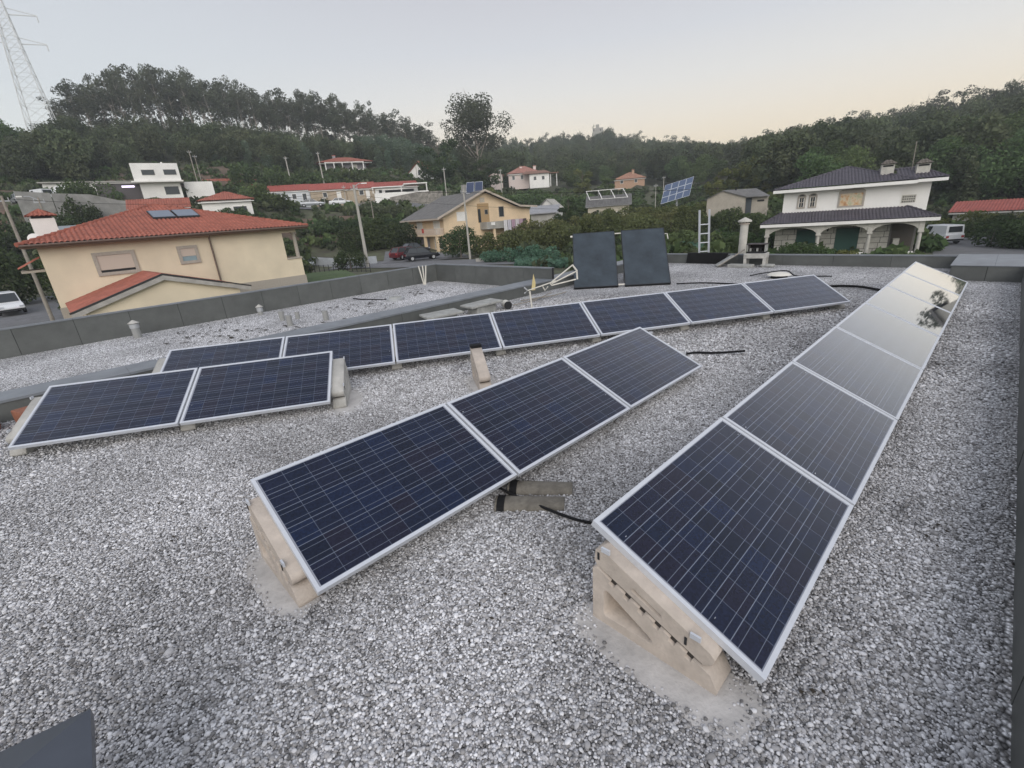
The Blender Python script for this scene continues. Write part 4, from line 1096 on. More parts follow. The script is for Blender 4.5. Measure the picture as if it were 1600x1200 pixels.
bushobj('bush', 'spiky dark bush before the left bay of the white house porch', 32.2, 41, 3.4, 1.25, m_bush, 53, 2600, .13, base=-3.6, zoff=1.15)
bushobj('bush', 'olive coloured bush next to the spiky one at the white house', 33.8, 41, 1.8, .9, m_bgreen, 54, 1200, .13, base=-3.6, zoff=1.2)
bushobj('bush', 'low orange flowering bush before the middle of the white house', 36.1, 41, 1.7, .65, m_yel, 55, 900, .10, base=-3.6, zoff=1.15)
bushobj('bush', 'round dark bush at the right corner of the white house', 41.0, 43, 2.9, 1.55, m_bush, 56, 3000, .14)
bushobj('bush', 'small shrub on the slope by the white gable wall of the terraced house', -25.3, 100, 6, 4.2, m_bgreen, 57, 2400, .28)
bushobj('bush', 'shrubs at the left end of the upper road', -23.6, 97, 6, 3.2, m_bush, 58, 2400, .28)
bushobj('bush', 'dark bush between the red roofs and the red earth bank', -23.9, 118, 6.5, 5.4, m_bush, 59, 2000, .3)
bushobj('bush', 'wide dark green bush between the parked vans at upper left', -38.6, 101, 9, 5.0, m_bush, 60, 3600, .27)
bushobj('bush', 'dark bush on top of the retaining wall', -36.6, 98, 6, 2.6, m_bush, 61, 1800, .25)
bushobj('bush', 'small bush before the white house with the red hip roof', -27.9, 84, 4, 2.4, m_bgreen, 62, 1600, .22)
bushobj('bush', 'dark ivy clump on the retaining wall', -39.7, 92, 5, 5, m_bush, 63, 2400, .25)
bushobj('bush', 'dark conical shrub at the left of the retaining wall bushes', -40.6, 100, 3, 3, m_bush, 64, 1400, .25)
def near_tree(name, label, az, D, H, w, m, seed, n, size, k=16, t0=.3, rag=.3, trunkm=None, limbs=9):
    r = random.Random(seed); cl = []
    for j in range(k):
        t = r.uniform(t0, .9); a = r.uniform(0, 6.28); q = w / 2 * r.uniform(.1, .85) * (1.1 - abs(t - .6) * 1.3)
        cl.append((math.cos(a) * q, math.sin(a) * q, t * H, w * r.uniform(.10, .19), w * r.uniform(.10, .19), H * r.uniform(.05, .11)))
    zg = float(tz(az, D)); T = thing(name, label, 'tree', B(az, D, zg), 0)
    link('crown', crown(cl, n, size, m, seed), None, T)
    tb = trunk_mesh(H, H * .018, seed, limbs, .25, .25); tb.build('trunk', trunkm or m_bark, T); return T
near_tree('big_eucalyptus', 'tall spreading eucalyptus standing against the sky right of the left ridge', -1.9, 152, 24.8, 23, m_euc, 71, 11000, .42, 54, .46, limbs=16, trunkm=m_barkp)
near_tree('dark_tree', 'wide dark tree to the left of the tall spreading eucalyptus', -6.2, 132, 11.5, 13.5, m_bush, 72, 4800, .42, 22, .2)
near_tree('dark_tree', 'dark tree group under the tall spreading eucalyptus', -1.5, 140, 9, 14, m_bush, 73, 4600, .42, 22, .15)
near_tree('yellow_tree', 'yellow green tree behind the roof ridge of the peach house', -.9, 104, 6.5, 5.4, m_yel, 74, 2600, .26, 14, .2)
near_tree('dark_tree', 'dense dark green tree between the shed and the frame-topped roof', 8.0, 76, 6.2, 5.2, m_bush, 75, 4200, .22, 16, .12)
near_tree('orange_tree', 'yellowish tree on the slope right of the pink house', 9.6, 138, 8, 7, m_yel, 76, 2200, .36, 14, .2)
near_tree('young_tree', 'light green tree left of the frame-topped roof slope', 12.3, 132, 6, 6, m_bgreen, 77, 1600, .34, 12, .2)
for i, (a, h, w) in enumerate([(23.9, 6.6, 5), (25.4, 7.2, 4.5), (27.2, 8.2, 5), (28.4, 7.4, 4.5), (30.3, 8.6, 6), (31.7, 7.2, 6)]):
    near_tree('poplar_tree', ('leftmost', 'second', 'third', 'fourth', 'fifth', 'rightmost')[i] + ' of the yellowish poplars behind the concrete hut', a, 106, h, w, m_yel, 80 + i, 2000, .28, 14, .15)
near_tree('dark_tree', 'dark tree behind the left end of the hut', 33.2, 96, 6.5, 7, m_bgreen, 90, 2200, .3, 14, .15)
hedge('grass_strip', 'bright grass and weeds behind the far parapet by the ladder', 19, 47, 28, 44, 1.0, 1.6, m_bgreen, 91, 6000, .14, 'weeds')
def cabbages():
    P = []; 
    for (a0, a1, d0, d1, sp) in [(14, 25.5, 52, 66, .75), (2, 9, 42, 51, .7)]:
        for d in np.arange(d0, d1, sp):
            for a in np.arange(a0, a1, math.degrees(sp / d)): P.append(B(a + rr.uniform(-.1, .1), d + rr.uniform(-.1, .1), float(tz(a, d)) + .02))
    P = np.array(P); cm = [crown([(0, 0, .22, .32, .32, .25)], 46, .26, m_cab, 1300 + i) for i in range(3)]
    print('cabbages', len(P))
    gn_scatter('cabbage_field', P, rr.uniform(.9, 1.1) * np.ones(len(P)) * 1.15, np.stack([np.zeros(len(P)), np.zeros(len(P)), rng.uniform(0, 6.28, len(P))], -1), cm, label='blue green cabbages growing in the kitchen gardens behind the parapet', cat='cabbages')
cabbages()
def weeds():
    gm = []
    for i in range(3):
        gm.append(crown([(0, 0, .35, .5, .5, .38)], 60, .30, (m_for, m_bush, m_bgreen)[i], 1400 + i, 'tuft'))
    n = 5200; a = rng.uniform(-56, 56, n); D = np.sqrt(rng.uniform(38 ** 2, 150 ** 2, n)); z = tz(a, D)
    k = ~((D < 75) & (((a > -22) & (a < 3)) | (a > 42.5) | (a < -42.5))); k &= ~((D > 102) & (D < 112) & (a < -4)); k &= ~((D < 52) & (a < -15))
    a, D, z = a[k], D[k], z[k]; t = np.radians(a) - A0
    P = np.stack([np.sin(t) * D, np.cos(t) * D, z - .1], -1); n = len(P)
    gn_scatter('undergrowth', P, rng.uniform(.7, 2.6, n), np.stack([np.zeros(n), np.zeros(n), rng.uniform(0, 6.28, n)], -1), gm, label='weeds and undergrowth on the banks between the houses', cat='undergrowth')
weeds()

# ------------------------------------------------------------------ houses
class F:
    """local builder of a thing: z given as absolute heights"""
    def __init__(s, name, label, cat, x, y, zb, rotz, group=None):
        s.T = thing(name, label, cat, (x, y, zb), rotz, group); s.zb = zb
    def box(s, nm, m, x0, x1, y0, y1, z0, z1, parent=None, bevel=0):
        return MB().box(x0, x1, y0, y1, z0 - s.zb, z1 - s.zb).build(nm, m, parent or s.T, bevel=bevel)
    def mb(s, nm, mb, m, parent=None, **k):
        mb.v = [(v[0], v[1], v[2] - s.zb) for v in mb.v]; return mb.build(nm, m, parent or s.T, **k)
def window(f, x, z, w, h, y=0, frame=None, pane=None, fw=.12, axis='y', name='window', proud=.05, mull=0, shut=None, sill=False, sgn=-1):
    """window with its frame standing proud of the wall plane at y (facing sgn); axis 'x' puts it on a wall x = y"""
    def bx(a0, a1, b0, b1, z0, z1):
        return (a0, a1, b0, b1, z0, z1) if axis == 'y' else (b0, b1, a0, a1, z0, z1)
    frame = frame or m_white; pane = pane or m_glass
    o = MB(); y1 = y + sgn * proud
    for q in ((x, x + fw, z, z + h), (x + w - fw, x + w, z, z + h), (x + fw, x + w - fw, z, z + fw), (x + fw, x + w - fw, z + h - fw, z + h)):
        o.box(*bx(q[0], q[1], y - sgn * .01, y1, q[2], q[3]))
    W_ = f.mb(name, o, frame)
    f.mb('pane', MB().box(*bx(x + fw, x + w - fw, y - sgn * .01, y + sgn * .012, z + fw, z + h - fw)), pane, W_)
    if mull:
        o = MB()
        for i in range(mull):
            xx = x + fw + (w - 2 * fw) * (i + 1) / (mull + 1); o.box(*bx(xx - .03, xx + .03, y + sgn * .013, y + sgn * .03, z + fw, z + h - fw))
        o.box(*bx(x + fw, x + w - fw, y + sgn * .031, y + sgn * .036, z + h / 2 - .03, z + h / 2 + .03))
        f.mb('glazing_bar', o, frame, W_)
    if shut is not None:
        f.mb('shutter', MB().box(*bx(x + fw, x + w - fw, y + sgn * .015, y + sgn * .03, z + fw + (h - 2 * fw) * (1 - shut), z + h - fw)), m_shut, W_)
    return W_
def tile_plane(mb, eL, eR, tR, tL, pitch=.22, amp=.045, course=.38, n=6):
    eL, eR, tR, tL = map(Vector, (eL, eR, tR, tL)); e = (eR - eL); Le = e.length; e.normalize()
    up_ = (tL - eL); s = (up_ - e * up_.dot(e)); Ls = s.length; s.normalize(); nn = e.cross(s)
    if nn.z < 0: nn = -nn
    uL1 = (tL - eL).dot(e); uR1 = (tR - eL).dot(e)
    us = np.arange(0, Le + pitch / n, pitch / n); rows = []
    nc = max(1, int(Ls / course)); vs_ = []
    amp *= 1.5
    for i in range(nc):
        vs_ += [(Ls * i / nc, .012), (Ls * (i + 1) / nc - .001, 0)]
    V = []
    for v, lift in vs_:
        t = v / Ls; a = uL1 * t; b = Le + (uR1 - Le) * t
        for u in us:
            uu = min(max(u, a), b); hgt = amp * abs(math.sin(math.pi * uu / pitch)) + lift
            V.append(tuple(eL + e * uu + s * v + nn * hgt))
    m = len(us); Fc = []
    for i in range(len(vs_) - 1):
        v = vs_[i][0] / Ls; a = uL1 * v; b = Le + (uR1 - Le) * v
        for j in range(m - 1):
            if us[j + 1] <= a or us[j] >= b: continue
            q = i * m + j; Fc.append((q, q + 1, q + m + 1, q + m))
    mb.add(V, Fc)
def ridge_caps(mb, a, b, r=.11, step=.4):
    a = Vector(a); b = Vector(b); Ln = (b - a).length; k = max(1, int(Ln / step)); d = (b - a).normalized()
    for i in range(k):
        p = a + d * (Ln * i / k); q = a + d * (Ln * (i + 1) / k + .03); mb.tube([p + Vector((0, 0, .03)), q + Vector((0, 0, .0))], [r, r * .82], 8)

def house_left():
    f = F('house', 'cream bungalow with a red hipped tile roof left of the gravel roof', 'house', -34, 0, -3.4, RAD(90))
    f.box('wall', m_cream, 0, 11.9, 0, 12.5, -3.4, 2.25)
    f.box('porch_wall', m_cream, 11.901, 12.85, 0.001, 12.5, -3.4, .35)
    f.box('porch_sill', m_stone, 11.9, 12.9, -.06, .14, .352, .45)
    f.box('porch_sill', m_stone, 12.75, 12.93, .141, 12.5, .352, .45)
    for y in (.05, 4.2, 8.3):
        c = f.mb('column', MB().tube([(12.72, y + .12, .45), (12.72, y + .12, 1.95)], [.13, .11], 12), m_stone)
        f.box('capital', m_stone, 12.56, 12.88, y - .04, y + .28, 1.951, 2.06, c)
    f.box('porch_beam', m_cream, 11.902, 12.84, .01, .25, 2.062, 2.249); f.box('porch_beam', m_cream, 12.6, 12.84, .252, 12.5, 2.062, 2.249)
    f.box('plinth', m_stone, -.04, 12.9, -.05, -.001, -3.4, -.78)
    f.box('soffit', mat('brown_soffit', (.16, .10, .07), .8), -.6, 13.45, -.6, 13.1, 2.255, 2.36)
    f.mb('gutter', MB().tube([(-.6, -.66, 2.38), (13.5, -.66, 2.38)], .06, 8), mat('brown_gutter', (.13, .09, .07), .5))
    f.mb('downpipe', MB().tube([(7.6, -.62, 2.33), (7.6, -.1, 2.1), (7.6, -.09, -3.4)], .05, 8), MATS['brown_gutter'])
    o = MB(); c = (6.3, 6.2, 4.42); z = 2.42
    A_, B_, C_, D_ = (-.65, -.65, z), (13.5, -.65, z), (13.5, 13.1, z), (-.65, 13.1, z)
    tile_plane(o, A_, B_, c, c); tile_plane(o, B_, C_, c, c, n=4); tile_plane(o, D_, A_, c, c, n=4); tile_plane(o, C_, D_, c, c, n=3)
    o2 = MB()
    for q in (A_, B_, C_, D_): ridge_caps(o2, q, c)
    r_ = f.mb('roof_tiles', o, m_tile); r_['kind'] = 'stuff'
    h_ = f.mb('hip_tiles', o2, m_tile); h_['kind'] = 'stuff'
    window(f, 1.96, .58, 1.85, 1.22, 0, m_stone, m_dark, .17, shut=.86, proud=.07)
    window(f, 5.81, .76, 1.05, 1.02, 0, m_stone, mat('pale_curtain_glass', (.25, .33, .36), .2), .16, shut=.62, proud=.07)
    o = MB(); tile_plane(o, (-1.0, 2.2, 1.25), (-1.0, 5.0, 1.25), (-.02, 5.0, 1.75), (-.02, 2.2, 1.75), .22, .04, .3, 4); f.mb('side_canopy', o, m_tile)['kind'] = 'stuff'
    f.box('canopy_slab', m_stone, -.95, -.002, 2.3, 4.9, 1.02, 1.14)
    # chimney with tiled cap
    ch = f.box('chimney', m_white, .2, 1.35, 8.4, 9.5, 2.2, 4.0)
    f.box('flue_opening', m_dark, .3, 1.25, 8.39, 9.4, 3.99, 4.12, ch)
    o = MB(); a = (.05, 8.25, 4.12); b = (1.5, 8.25, 4.12); c2 = (1.5, 9.65, 4.12); d2 = (.05, 9.65, 4.12); t = (.78, 8.95, 4.55)
    for p, q in ((a, b), (b, c2), (c2, d2), (d2, a)): tile_plane(o, p, q, t, t, .22, .04, .3, 4)
    f.mb('cap', o, m_tile, ch)
    f.box('chimney_shoulder', m_white, 1.36, 1.9, 8.6, 9.3, 2.2, 3.2)
    dish = thing('satellite_dish', 'white satellite dish beside the tile capped chimney', 'satellite dish', (-41.6, .1, 2.6))
    MB().tube([(0, 0, .2), (.08, 0, .22)], [.34, .02], 14).build('dish', m_white, dish); MB().tube([(-.1, 0, -.2), (0, 0, .2)], .03, 6).build('arm', m_steel, dish)
    # garage annex with its gable towards us
    g = F('annex', 'low annex with terracotta roof and pale gable in front of the cream bungalow', 'annex', -34, 0, -3.4, RAD(90))
    rx, rz_ = 3.9, .62; ex0, ex1, ez0, ez1 = .24, 7.55, -.58, -.46
    g.mb('gable_wall', MB().prism([(.75, -3.4), (7.05, -3.4), (7.05, -.38), (rx, .52), (.75, -.47)], 'y', -5.9, -.052), m_cream)
    o = MB(); tile_plane(o, (ex0, -.06, ez0), (ex0, -6.05, ez0), (rx, -6.05, rz_), (rx, -.06, rz_), .2, .02, .3, 4)
    q = g.mb('roof_tiles', o, m_tile); q['kind'] = 'stuff'
    o = MB(); tile_plane(o, (ex1, -6.05, ez1), (ex1, -.06, ez1), (rx, -.06, rz_), (rx, -6.05, rz_), .2, .02, .3, 4)
    q = g.mb('roof_tiles', o, m_tile); q['kind'] = 'stuff'
    o = MB(); o.prism([(ex0, ez0 - .02), (rx, rz_ - .02), (ex1, ez1 - .02), (ex1, ez1 - .20), (rx, rz_ - .24), (ex0, ez0 - .22)], 'y', -6.12, -5.85); g.mb('verge_board', o, mat('grey_verge', (.40, .38, .35), .9, ns=3, na=.2))
    o = MB(); o.bar((ex0 - .05, -6.1, ez0 + .02), (rx, -6.1, rz_ + .04), .07); o.bar((rx, -6.1, rz_ + .04), (ex1 + .05, -6.1, ez1 + .02), .07); g.mb('verge_cap', o, mat('black_verge_cap', (.03, .03, .032), .6))
    for i in range(2):
        S_ = thing('thermal_panel', ('left', 'right')[i] + ' blue grey collector lying on the red roof of the cream bungalow', 'solar collector', (-34, 0, -3.4), RAD(90), 'collectors on the bungalow roof')
        sl_ = 2.0 / 6.85; x0 = 5.55 + i * 1.28; y0, y1 = 2.55, 4.15
        def zz(y): return 2.42 + (y + .65) * (4.42 - 2.42) / 6.85 + .16 + 3.4
        V = [(x0, y0, zz(y0)), (x0 + 1.22, y0, zz(y0)), (x0 + 1.22, y1, zz(y1)), (x0, y1, zz(y1))]
        MB().add(V + [(a, b, c - .09) for a, b, c in V], [(0, 1, 2, 3), (4, 5, 6, 7), (0, 4, 5, 1), (1, 5, 6, 2), (2, 6, 7, 3), (3, 7, 4, 0)]).build('casing', m_collf, S_)
        e = .05; V2 = [(x0 + e, y0 + e, zz(y0 + e) + .006), (x0 + 1.22 - e, y0 + e, zz(y0 + e) + .006), (x0 + 1.22 - e, y1 - e, zz(y1 - e) + .006), (x0 + e, y1 - e, zz(y1 - e) + .006)]
        MB().add(V2, [(0, 1, 2, 3)]).build('glass', mat('blue_grey_glass', (.10, .13, .18), .25), S_)
house_left()

def house_peach():
    x, y, _ = B(-6.5, 70)
    f = F('house', 'two-storey peach house with grey roof, balcony and laundry beyond the parapet', 'house', x, y, -2.35, rz(-34))
    Lx, Ly = 15.4, 12.0
    ridge_x, rz0, e0, e1 = 6.8, 5.75, 2.75, 3.0
    f.mb('wall', MB().prism([(0, -2.4), (Lx, -2.4), (Lx, e1 - .1), (12.8, 3.25), (ridge_x, rz0 - .12), (0, e0 - .1)], 'y', 0, Ly), m_peach)
    # roof planes
    def slabp(pts, th=.16):
        o = MB(); n = len(pts); o.add(list(pts) + [(a, b, c - th) for a, b, c in pts], [tuple(range(n)), tuple(range(2 * n - 1, n - 1, -1))] + [(i, i + n, (i + 1) % n + n, (i + 1) % n) for i in range(n)]); return o
    o = MB(); tile_plane(o, (-1.2, -.8, e0 - .42), (-1.2, Ly + .5, e0 - .42), (ridge_x, Ly + .5, rz0), (ridge_x, -.8, rz0), .3, .03, 1.2, 4)
    q = f.mb('roof_sheet', o, m_tileg)
    o = MB(); tile_plane(o, (13, Ly + .5, 3.35), (13, -.8, 3.35), (ridge_x, -.8, rz0), (ridge_x, Ly + .5, rz0), .3, .03, 1.2, 4); f.mb('roof_sheet', o, m_tileg)
    o = MB(); tile_plane(o, (16.2, Ly + .5, 3.12), (16.2, -.8, 3.12), (13, -.8, 3.35), (13, Ly + .5, 3.35), .3, .03, 1.2, 4); f.mb('roof_sheet', o, m_tileg)
    o = MB(); o.bar((-1.25, -.85, e0 - .46), (ridge_x, -.85, rz0 - .04), .12, .26); o.bar((ridge_x, -.85, rz0 - .04), (13, -.85, 3.30), .12, .26); o.bar((13, -.85, 3.30), (16.3, -.85, 3.06), .12, .26); o.bar((-1.25, -.9, e0 - .5), (-1.25, Ly + .5, e0 - .5), .12, .22)
    f.mb('eaves_board', o, mat('pinkish_concrete', (.48, .41, .34), .9, ns=2, na=.15))
    f.box('soffit', m_peach, -1.1, -.002, -.6, Ly, e0 - .55, e0 - .47)
    # left facade (x = 0): balcony
    f.box('balcony_slab', m_peach, -1.3, -.002, .1, 11.2, -.05, .12)
    for y0 in np.arange(.2, 11.1, .14): pass
    o = MB(); o.box(-1.3, -1.24, .1, 11.2, .95, 1.02)
    for yy in np.arange(.2, 11.2, .22): o.box(-1.29, -1.25, yy, yy + .12, .13, .95)
    o.box(-1.2, -.01, .1, .16, .95, 1.02)
    for xx in np.arange(-1.15, -.1, .22): o.box(xx, xx + .12, .11, .15, .13, .95)
    f.mb('balustrade', o, mat('pinkish_balusters', (.58, .47, .38), .8))
    for yy in (1.2, 7.0): window(f, yy, .13, 2.0, 1.95, 0, m_white, m_white, .1, 'x', 'balcony_door')
    window(f, 1.0, -1.9, 2.4, 1.6, 0, m_white, m_glass, .12, 'x', mull=1)
    f.mb('garage_door', MB().box(-.06, .01, 5.2, 8.2, -2.3, -.35), mat('lilac_grey_door', (.36, .33, .36), .7))
    for yy in (.3, 4.1, 8.6): f.box('pillar', m_peach, -1.25, -.9, yy, yy + .4, -2.4, -.052)
    # gable facade (y = 0)
    window(f, 2.2, 1.75, 1.7, 1.25, 0, m_white, m_white, .08, name='shuttered_window')
    f.mb('wall_plaque', MB().box(6.3, 7.1, -.05, .01, 4.1, 4.75), mat('plaque', (.52, .46, .38), .8))
    f.box('doorway', mat('peach_inner', (.40, .27, .14), .9), 5.75, 7.75, -.03, .01, 1.3, 3.95)
    f.box('door', m_glass, 5.8, 6.25, -.06, -.031, 1.35, 3.2); window(f, 6.95, 2.4, .6, .7, -.03, m_wood, m_glass, .06)
    window(f, 9.5, 1.9, .95, 1.5, 0, m_wood, m_glass, .07)
    f.box('terrace_slab', m_grayr, 6.0, 12.6, -1.9, -.001, .35, .52)
    f.box('terrace_wall', m_grayr, 6.0, 12.6, -1.9, -1.78, .522, 1.35); f.box('terrace_wall', m_grayr, 6.0, 6.12, -1.779, -.002, .522, 1.35)
    f.box('terrace_pillar', m_peach, 7.2, 7.5, -1.8, -1.5, -2.4, .348); f.box('terrace_pillar', m_peach, 12.2, 12.5, -1.8, -1.5, -2.4, .348)
    f.box('meter_box', m_white, 6.75, 7.4, -1.96, -1.902, .85, 1.25)
    f.box('rear_chimney', m_grayr, 6.4, 7.0, 4.6, 5.2, 5.3, 6.9)
    # laundry: things hanging on the rail
    cols = [((.62, .60, .60), 'white sheet'), ((.50, .48, .52), 'pale grey towel'), ((.38, .26, .32), 'mauve striped cloth'), ((.55, .50, .52), 'pale lilac sheet'), ((.40, .28, .34), 'purple towel'), ((.08, .05, .06), 'dark garment')]
    for i, (c, nm) in enumerate(cols):
        xx = 8.9 + i * .72
        T = F('laundry', nm + ' hanging over the terrace rail of the peach house', 'laundry', x, y, -2.35, rz(-34), 'laundry on the peach house terrace')
        o = MB(); n = 6
        h = (1.75, 1.5, 1.35, 1.4, 1.2, .9)[i]
        V = [(xx + j * .66 / n, -2.02 + .03 * math.sin(j * 2.2), zz) for zz in (1.42, 1.42 - h) for j in range(n + 1)]
        o.add(V, [(j, j + 1, n + 2 + j, n + 1 + j) for j in range(n)]); T.mb('cloth', o, mat('laundry_' + nm.replace(' ', '_'), c, .9))
        o = MB(); o.box(xx, xx + .66, -2.03, -1.75, 1.421, 1.44); T.mb('fold', o, mat('laundry_' + nm.replace(' ', '_'), c))
    T = F('laundry', 'red cloth hanging on the front balcony of the peach house', 'laundry', x, y, -2.35, rz(-34), None)
    T.mb('cloth', MB().box(-1.36, -1.31, 4.0, 4.6, .45, 1.05), mat('red_cloth', (.5, .08, .06), .9)); T.mb('fold', MB().box(-1.36, -1.2, 4.0, 4.6, 1.052, 1.075), mat('red_cloth', (.5, .08, .06)))
    # pair of solar panels on the ridge
    for i in range(2):
        px_, py_, _ = B(-3.15 + i * .98, 75.2)
        P = thing('rooftop_solar_panel', ('left', 'right')[i] + ' tilted solar panel on the ridge of the peach house', 'solar panel', (px_, py_, 5.45), rz(8), 'panels on the peach house roof')
        w = 1.18; l = 2.0; t = RAD(52); cz, sy = math.sin(t) * l, math.cos(t) * l
        V = [(-w / 2, 0, .1), (w / 2, 0, .1), (w / 2, sy, .1 + cz), (-w / 2, sy, .1 + cz)]
        nrm = Vector((0, -math.sin(t), math.cos(t)))
        MB().add(V + [tuple(Vector(v) - nrm * .05) for v in V], [(0, 1, 2, 3), (4, 5, 6, 7), (0, 4, 5, 1), (1, 5, 6, 2), (2, 6, 7, 3), (3, 7, 4, 0)]).build('frame', m_alu, P)
        V2 = [Vector(v) + nrm * .006 for v in V]; c = sum(V2, Vector()) / 4; MB().add([tuple(c + (v - c) * .94) for v in V2], [(0, 1, 2, 3)]).build('glass', mat('far_panel_blue', (.035, .05, .10), .3), P)
        MB().bar((-.4, sy, cz), (-.4, sy + .2, -.4), .05).bar((.4, sy, cz), (.4, sy + .2, -.4), .05).bar((-.4, 0, .1), (-.4, .1, -.4), .05).build('stand', m_steel, P)
house_peach()

def house_white():
    P0 = Vector(B(32, 50)); f = F('villa', 'white two-storey villa with dark tiled roofs and stone arched porch', 'house', P0.x, P0.y, -3.7, rz(32))
    f.box('wall', m_white, -1.66, 6.5, 0, 8.5, -.25, 2.30)
    f.box('wing_wall', m_white, 6.501, 8.4, 1.1, 8.5, -.25, 2.30)
    # ground floor of granite blocks
    f.box('ground_floor_wall', mat('dark_mortar', (.13, .125, .115), .95), -2.0, 7.9, .03, 8.5, -3.7, -.40)
    zc = -3.55; r_ = random.Random(3)
    shut = [(-.35, 1.15), (2.55, 4.2)]
    row = 0
    while zc < -.55:
        xx = -2.0 - (.45 if row % 2 else 0)
        while xx < 6.2:
            w = r_.choice((.9, 1.05, .8)); a, b = max(xx, -2.0), min(xx + w - .045, 6.2); xx += w
            segs = [(a, b)]
            for s0, s1 in shut:
                ns = []
                for p, q in segs:
                    if zc > -.95 or q <= s0 or p >= s1: ns.append((p, q))
                    else:
                        if p < s0: ns.append((p, s0))
                        if q > s1: ns.append((s1, q))
                segs = ns
            for p, q in segs:
                if q - p > .08: f.box('stone_block', m_stoneb, p, q, -.012 - r_.uniform(0, .012), .028, zc, zc + .405)
        zc += .45; row += 1
    for s0, s1 in shut: f.box('green_shutter', m_green, s0 + .02, s1 - .02, -.005, .029, -3.5, -.97)
    f.box('window_recess', mat('dark_room', (.07, .06, .05), .9), 6.35, 7.75, -.012, .029, -3.0, -.8)
    f.box('outdoor_oven', m_stoneb, 6.5, 6.9, -.4, -.02, -3.2, -1.9)
    # porch roof
    ex0, ex1, ey = -3.1, 8.75, -2.35
    o = MB(); tile_plane(o, (ex0, ey, -.28), (ex1, ey, -.28), (7.0, -.01, .50), (-1.7, -.01, .50), .23, .045, .4, 5)
    q = f.mb('porch_roof_tiles', o, m_tiled); q['kind'] = 'stuff'
    o = MB(); tile_plane(o, (ex1, ey, -.28), (ex1, 6, -.28), (7.0, 6, .5), (7.0, -.01, .5), .23, .045, .4, 4)
    q = f.mb('porch_roof_tiles', o, m_tiled); q['kind'] = 'stuff'
    o = MB(); tile_plane(o, (ex0, 5, -.28), (ex0, ey, -.28), (-1.7, -.01, .5), (-1.7, 5, .5), .23, .045, .4, 4)
    q = f.mb('porch_roof_tiles', o, m_tiled); q['kind'] = 'stuff'
    o = MB(); ridge_caps(o, (ex0, ey, -.27), (-1.7, 0, .52)); ridge_caps(o, (ex1, ey, -.27), (7.0, 0, .52)); f.mb('hip_tiles', o, m_tiled)['kind'] = 'stuff'
    f.box('porch_fascia', m_white, ex0 - .03, ex1 + .03, ey - .05, ey + .12, -.52, -.285)
    f.box('porch_fascia', m_white, ex1 - .1, ex1 + .05, ey + .121, 6, -.52, -.285)
    f.box('porch_ceiling', m_white, ex0 + .1, ex1 - .12, ey + .121, -.035, -.5, -.42)
    cols = [-2.55, 1.25, 4.7, 7.85]
    cy = -1.95
    for x in cols:
        c = f.mb('column', MB().tube([(x, cy, -3.7), (x, cy, -1.35)], [.15, .125], 12), m_stoneb)
        f.box('capital', m_stoneb, x - .19, x + .19, cy - .19, cy + .19, -1.349, -1.22, c)
        f.box('column_head', m_stoneb, x - .16, x + .16, cy - .14, cy + .14, -1.219, -.521)
    for yy in (1.2, 4.0): f.mb('column', MB().tube([(7.95, yy, -3.7), (7.95, yy, -.53)], [.15, .13], 10), m_stoneb)
    for a, b in zip(cols[:-1], cols[1:]):
        x0, x1 = a + .161, b - .161; n = 14
        arc = [(x0 + (x1 - x0) * i / n, -1.12 + .50 * math.sin(math.pi * i / n) ** .6) for i in range(n + 1)]
        f.mb('arch', MB().prism([(x0, -.522)] + arc + [(x1, -.522)], 'y', cy - .11, cy + .11), m_stoneb)
    for a, b in ((3.0, 4.5), (6.3, 7.65)):
        R = f.box('railing', m_white, a, b, cy - .06, cy + .06, -2.85, -2.76)
        xx = a + .08
        while xx < b - .05: f.box('baluster', m_white, xx, xx + .09, cy - .045, cy + .045, -3.6, -2.851, R); xx += .24
    f.mb('hanging_lamp', MB().tube([(1.9, -1.0, -.55), (1.9, -1.0, -.85), (1.9, -1.0, -1.1)], [.015, .1, .03], 8), m_dark)
    # main roof
    a, b, c, d = (-2.45, -.75, 2.45), (7.2, -.75, 2.45), (7.2, 9.2, 2.45), (-2.45, 9.2, 2.45); t = (2.9, 3.6, 3.92); t2 = (2.9, 4.8, 3.92)
    o = MB(); tile_plane(o, a, b, t, t, .23, .05, .4, 5); tile_plane(o, d, a, t, t2, .23, .05, .4, 4); tile_plane(o, b, c, t2, t, .23, .05, .4, 4)
    q = f.mb('roof_tiles', o, m_tiled); q['kind'] = 'stuff'
    o = MB(); tile_plane(o, (6.2, .3, 2.5), (9.15, .3, 2.5), (7.7, 3.0, 3.35), (5.0, 3.0, 3.35), .23, .05, .4, 5); tile_plane(o, (9.15, .3, 2.5), (9.15, 9.2, 2.5), (7.7, 7, 3.35), (7.7, 3.0, 3.35), .23, .05, .4, 4)
    q = f.mb('wing_roof_tiles', o, m_tiled); q['kind'] = 'stuff'
    o = MB(); ridge_caps(o, a, t); ridge_caps(o, b, t); ridge_caps(o, (9.15, .3, 2.5), (7.7, 3, 3.37)); ridge_caps(o, (5, 3.0, 3.37), (7.7, 3.0, 3.37)); f.mb('hip_tiles', o, m_tiled)['kind'] = 'stuff'
    f.box('eaves_cornice', m_white, -2.5, 7.25, -.8, -.001, 2.18, 2.42); f.box('eaves_cornice', m_white, -2.5, -1.661, .001, 9.2, 2.18, 2.42)
    f.box('eaves_cornice', m_white, 7.251, 9.2, .25, 1.099, 2.24, 2.46); f.box('eaves_cornice', m_white, 8.401, 9.2, 1.1, 9.2, 2.24, 2.46)
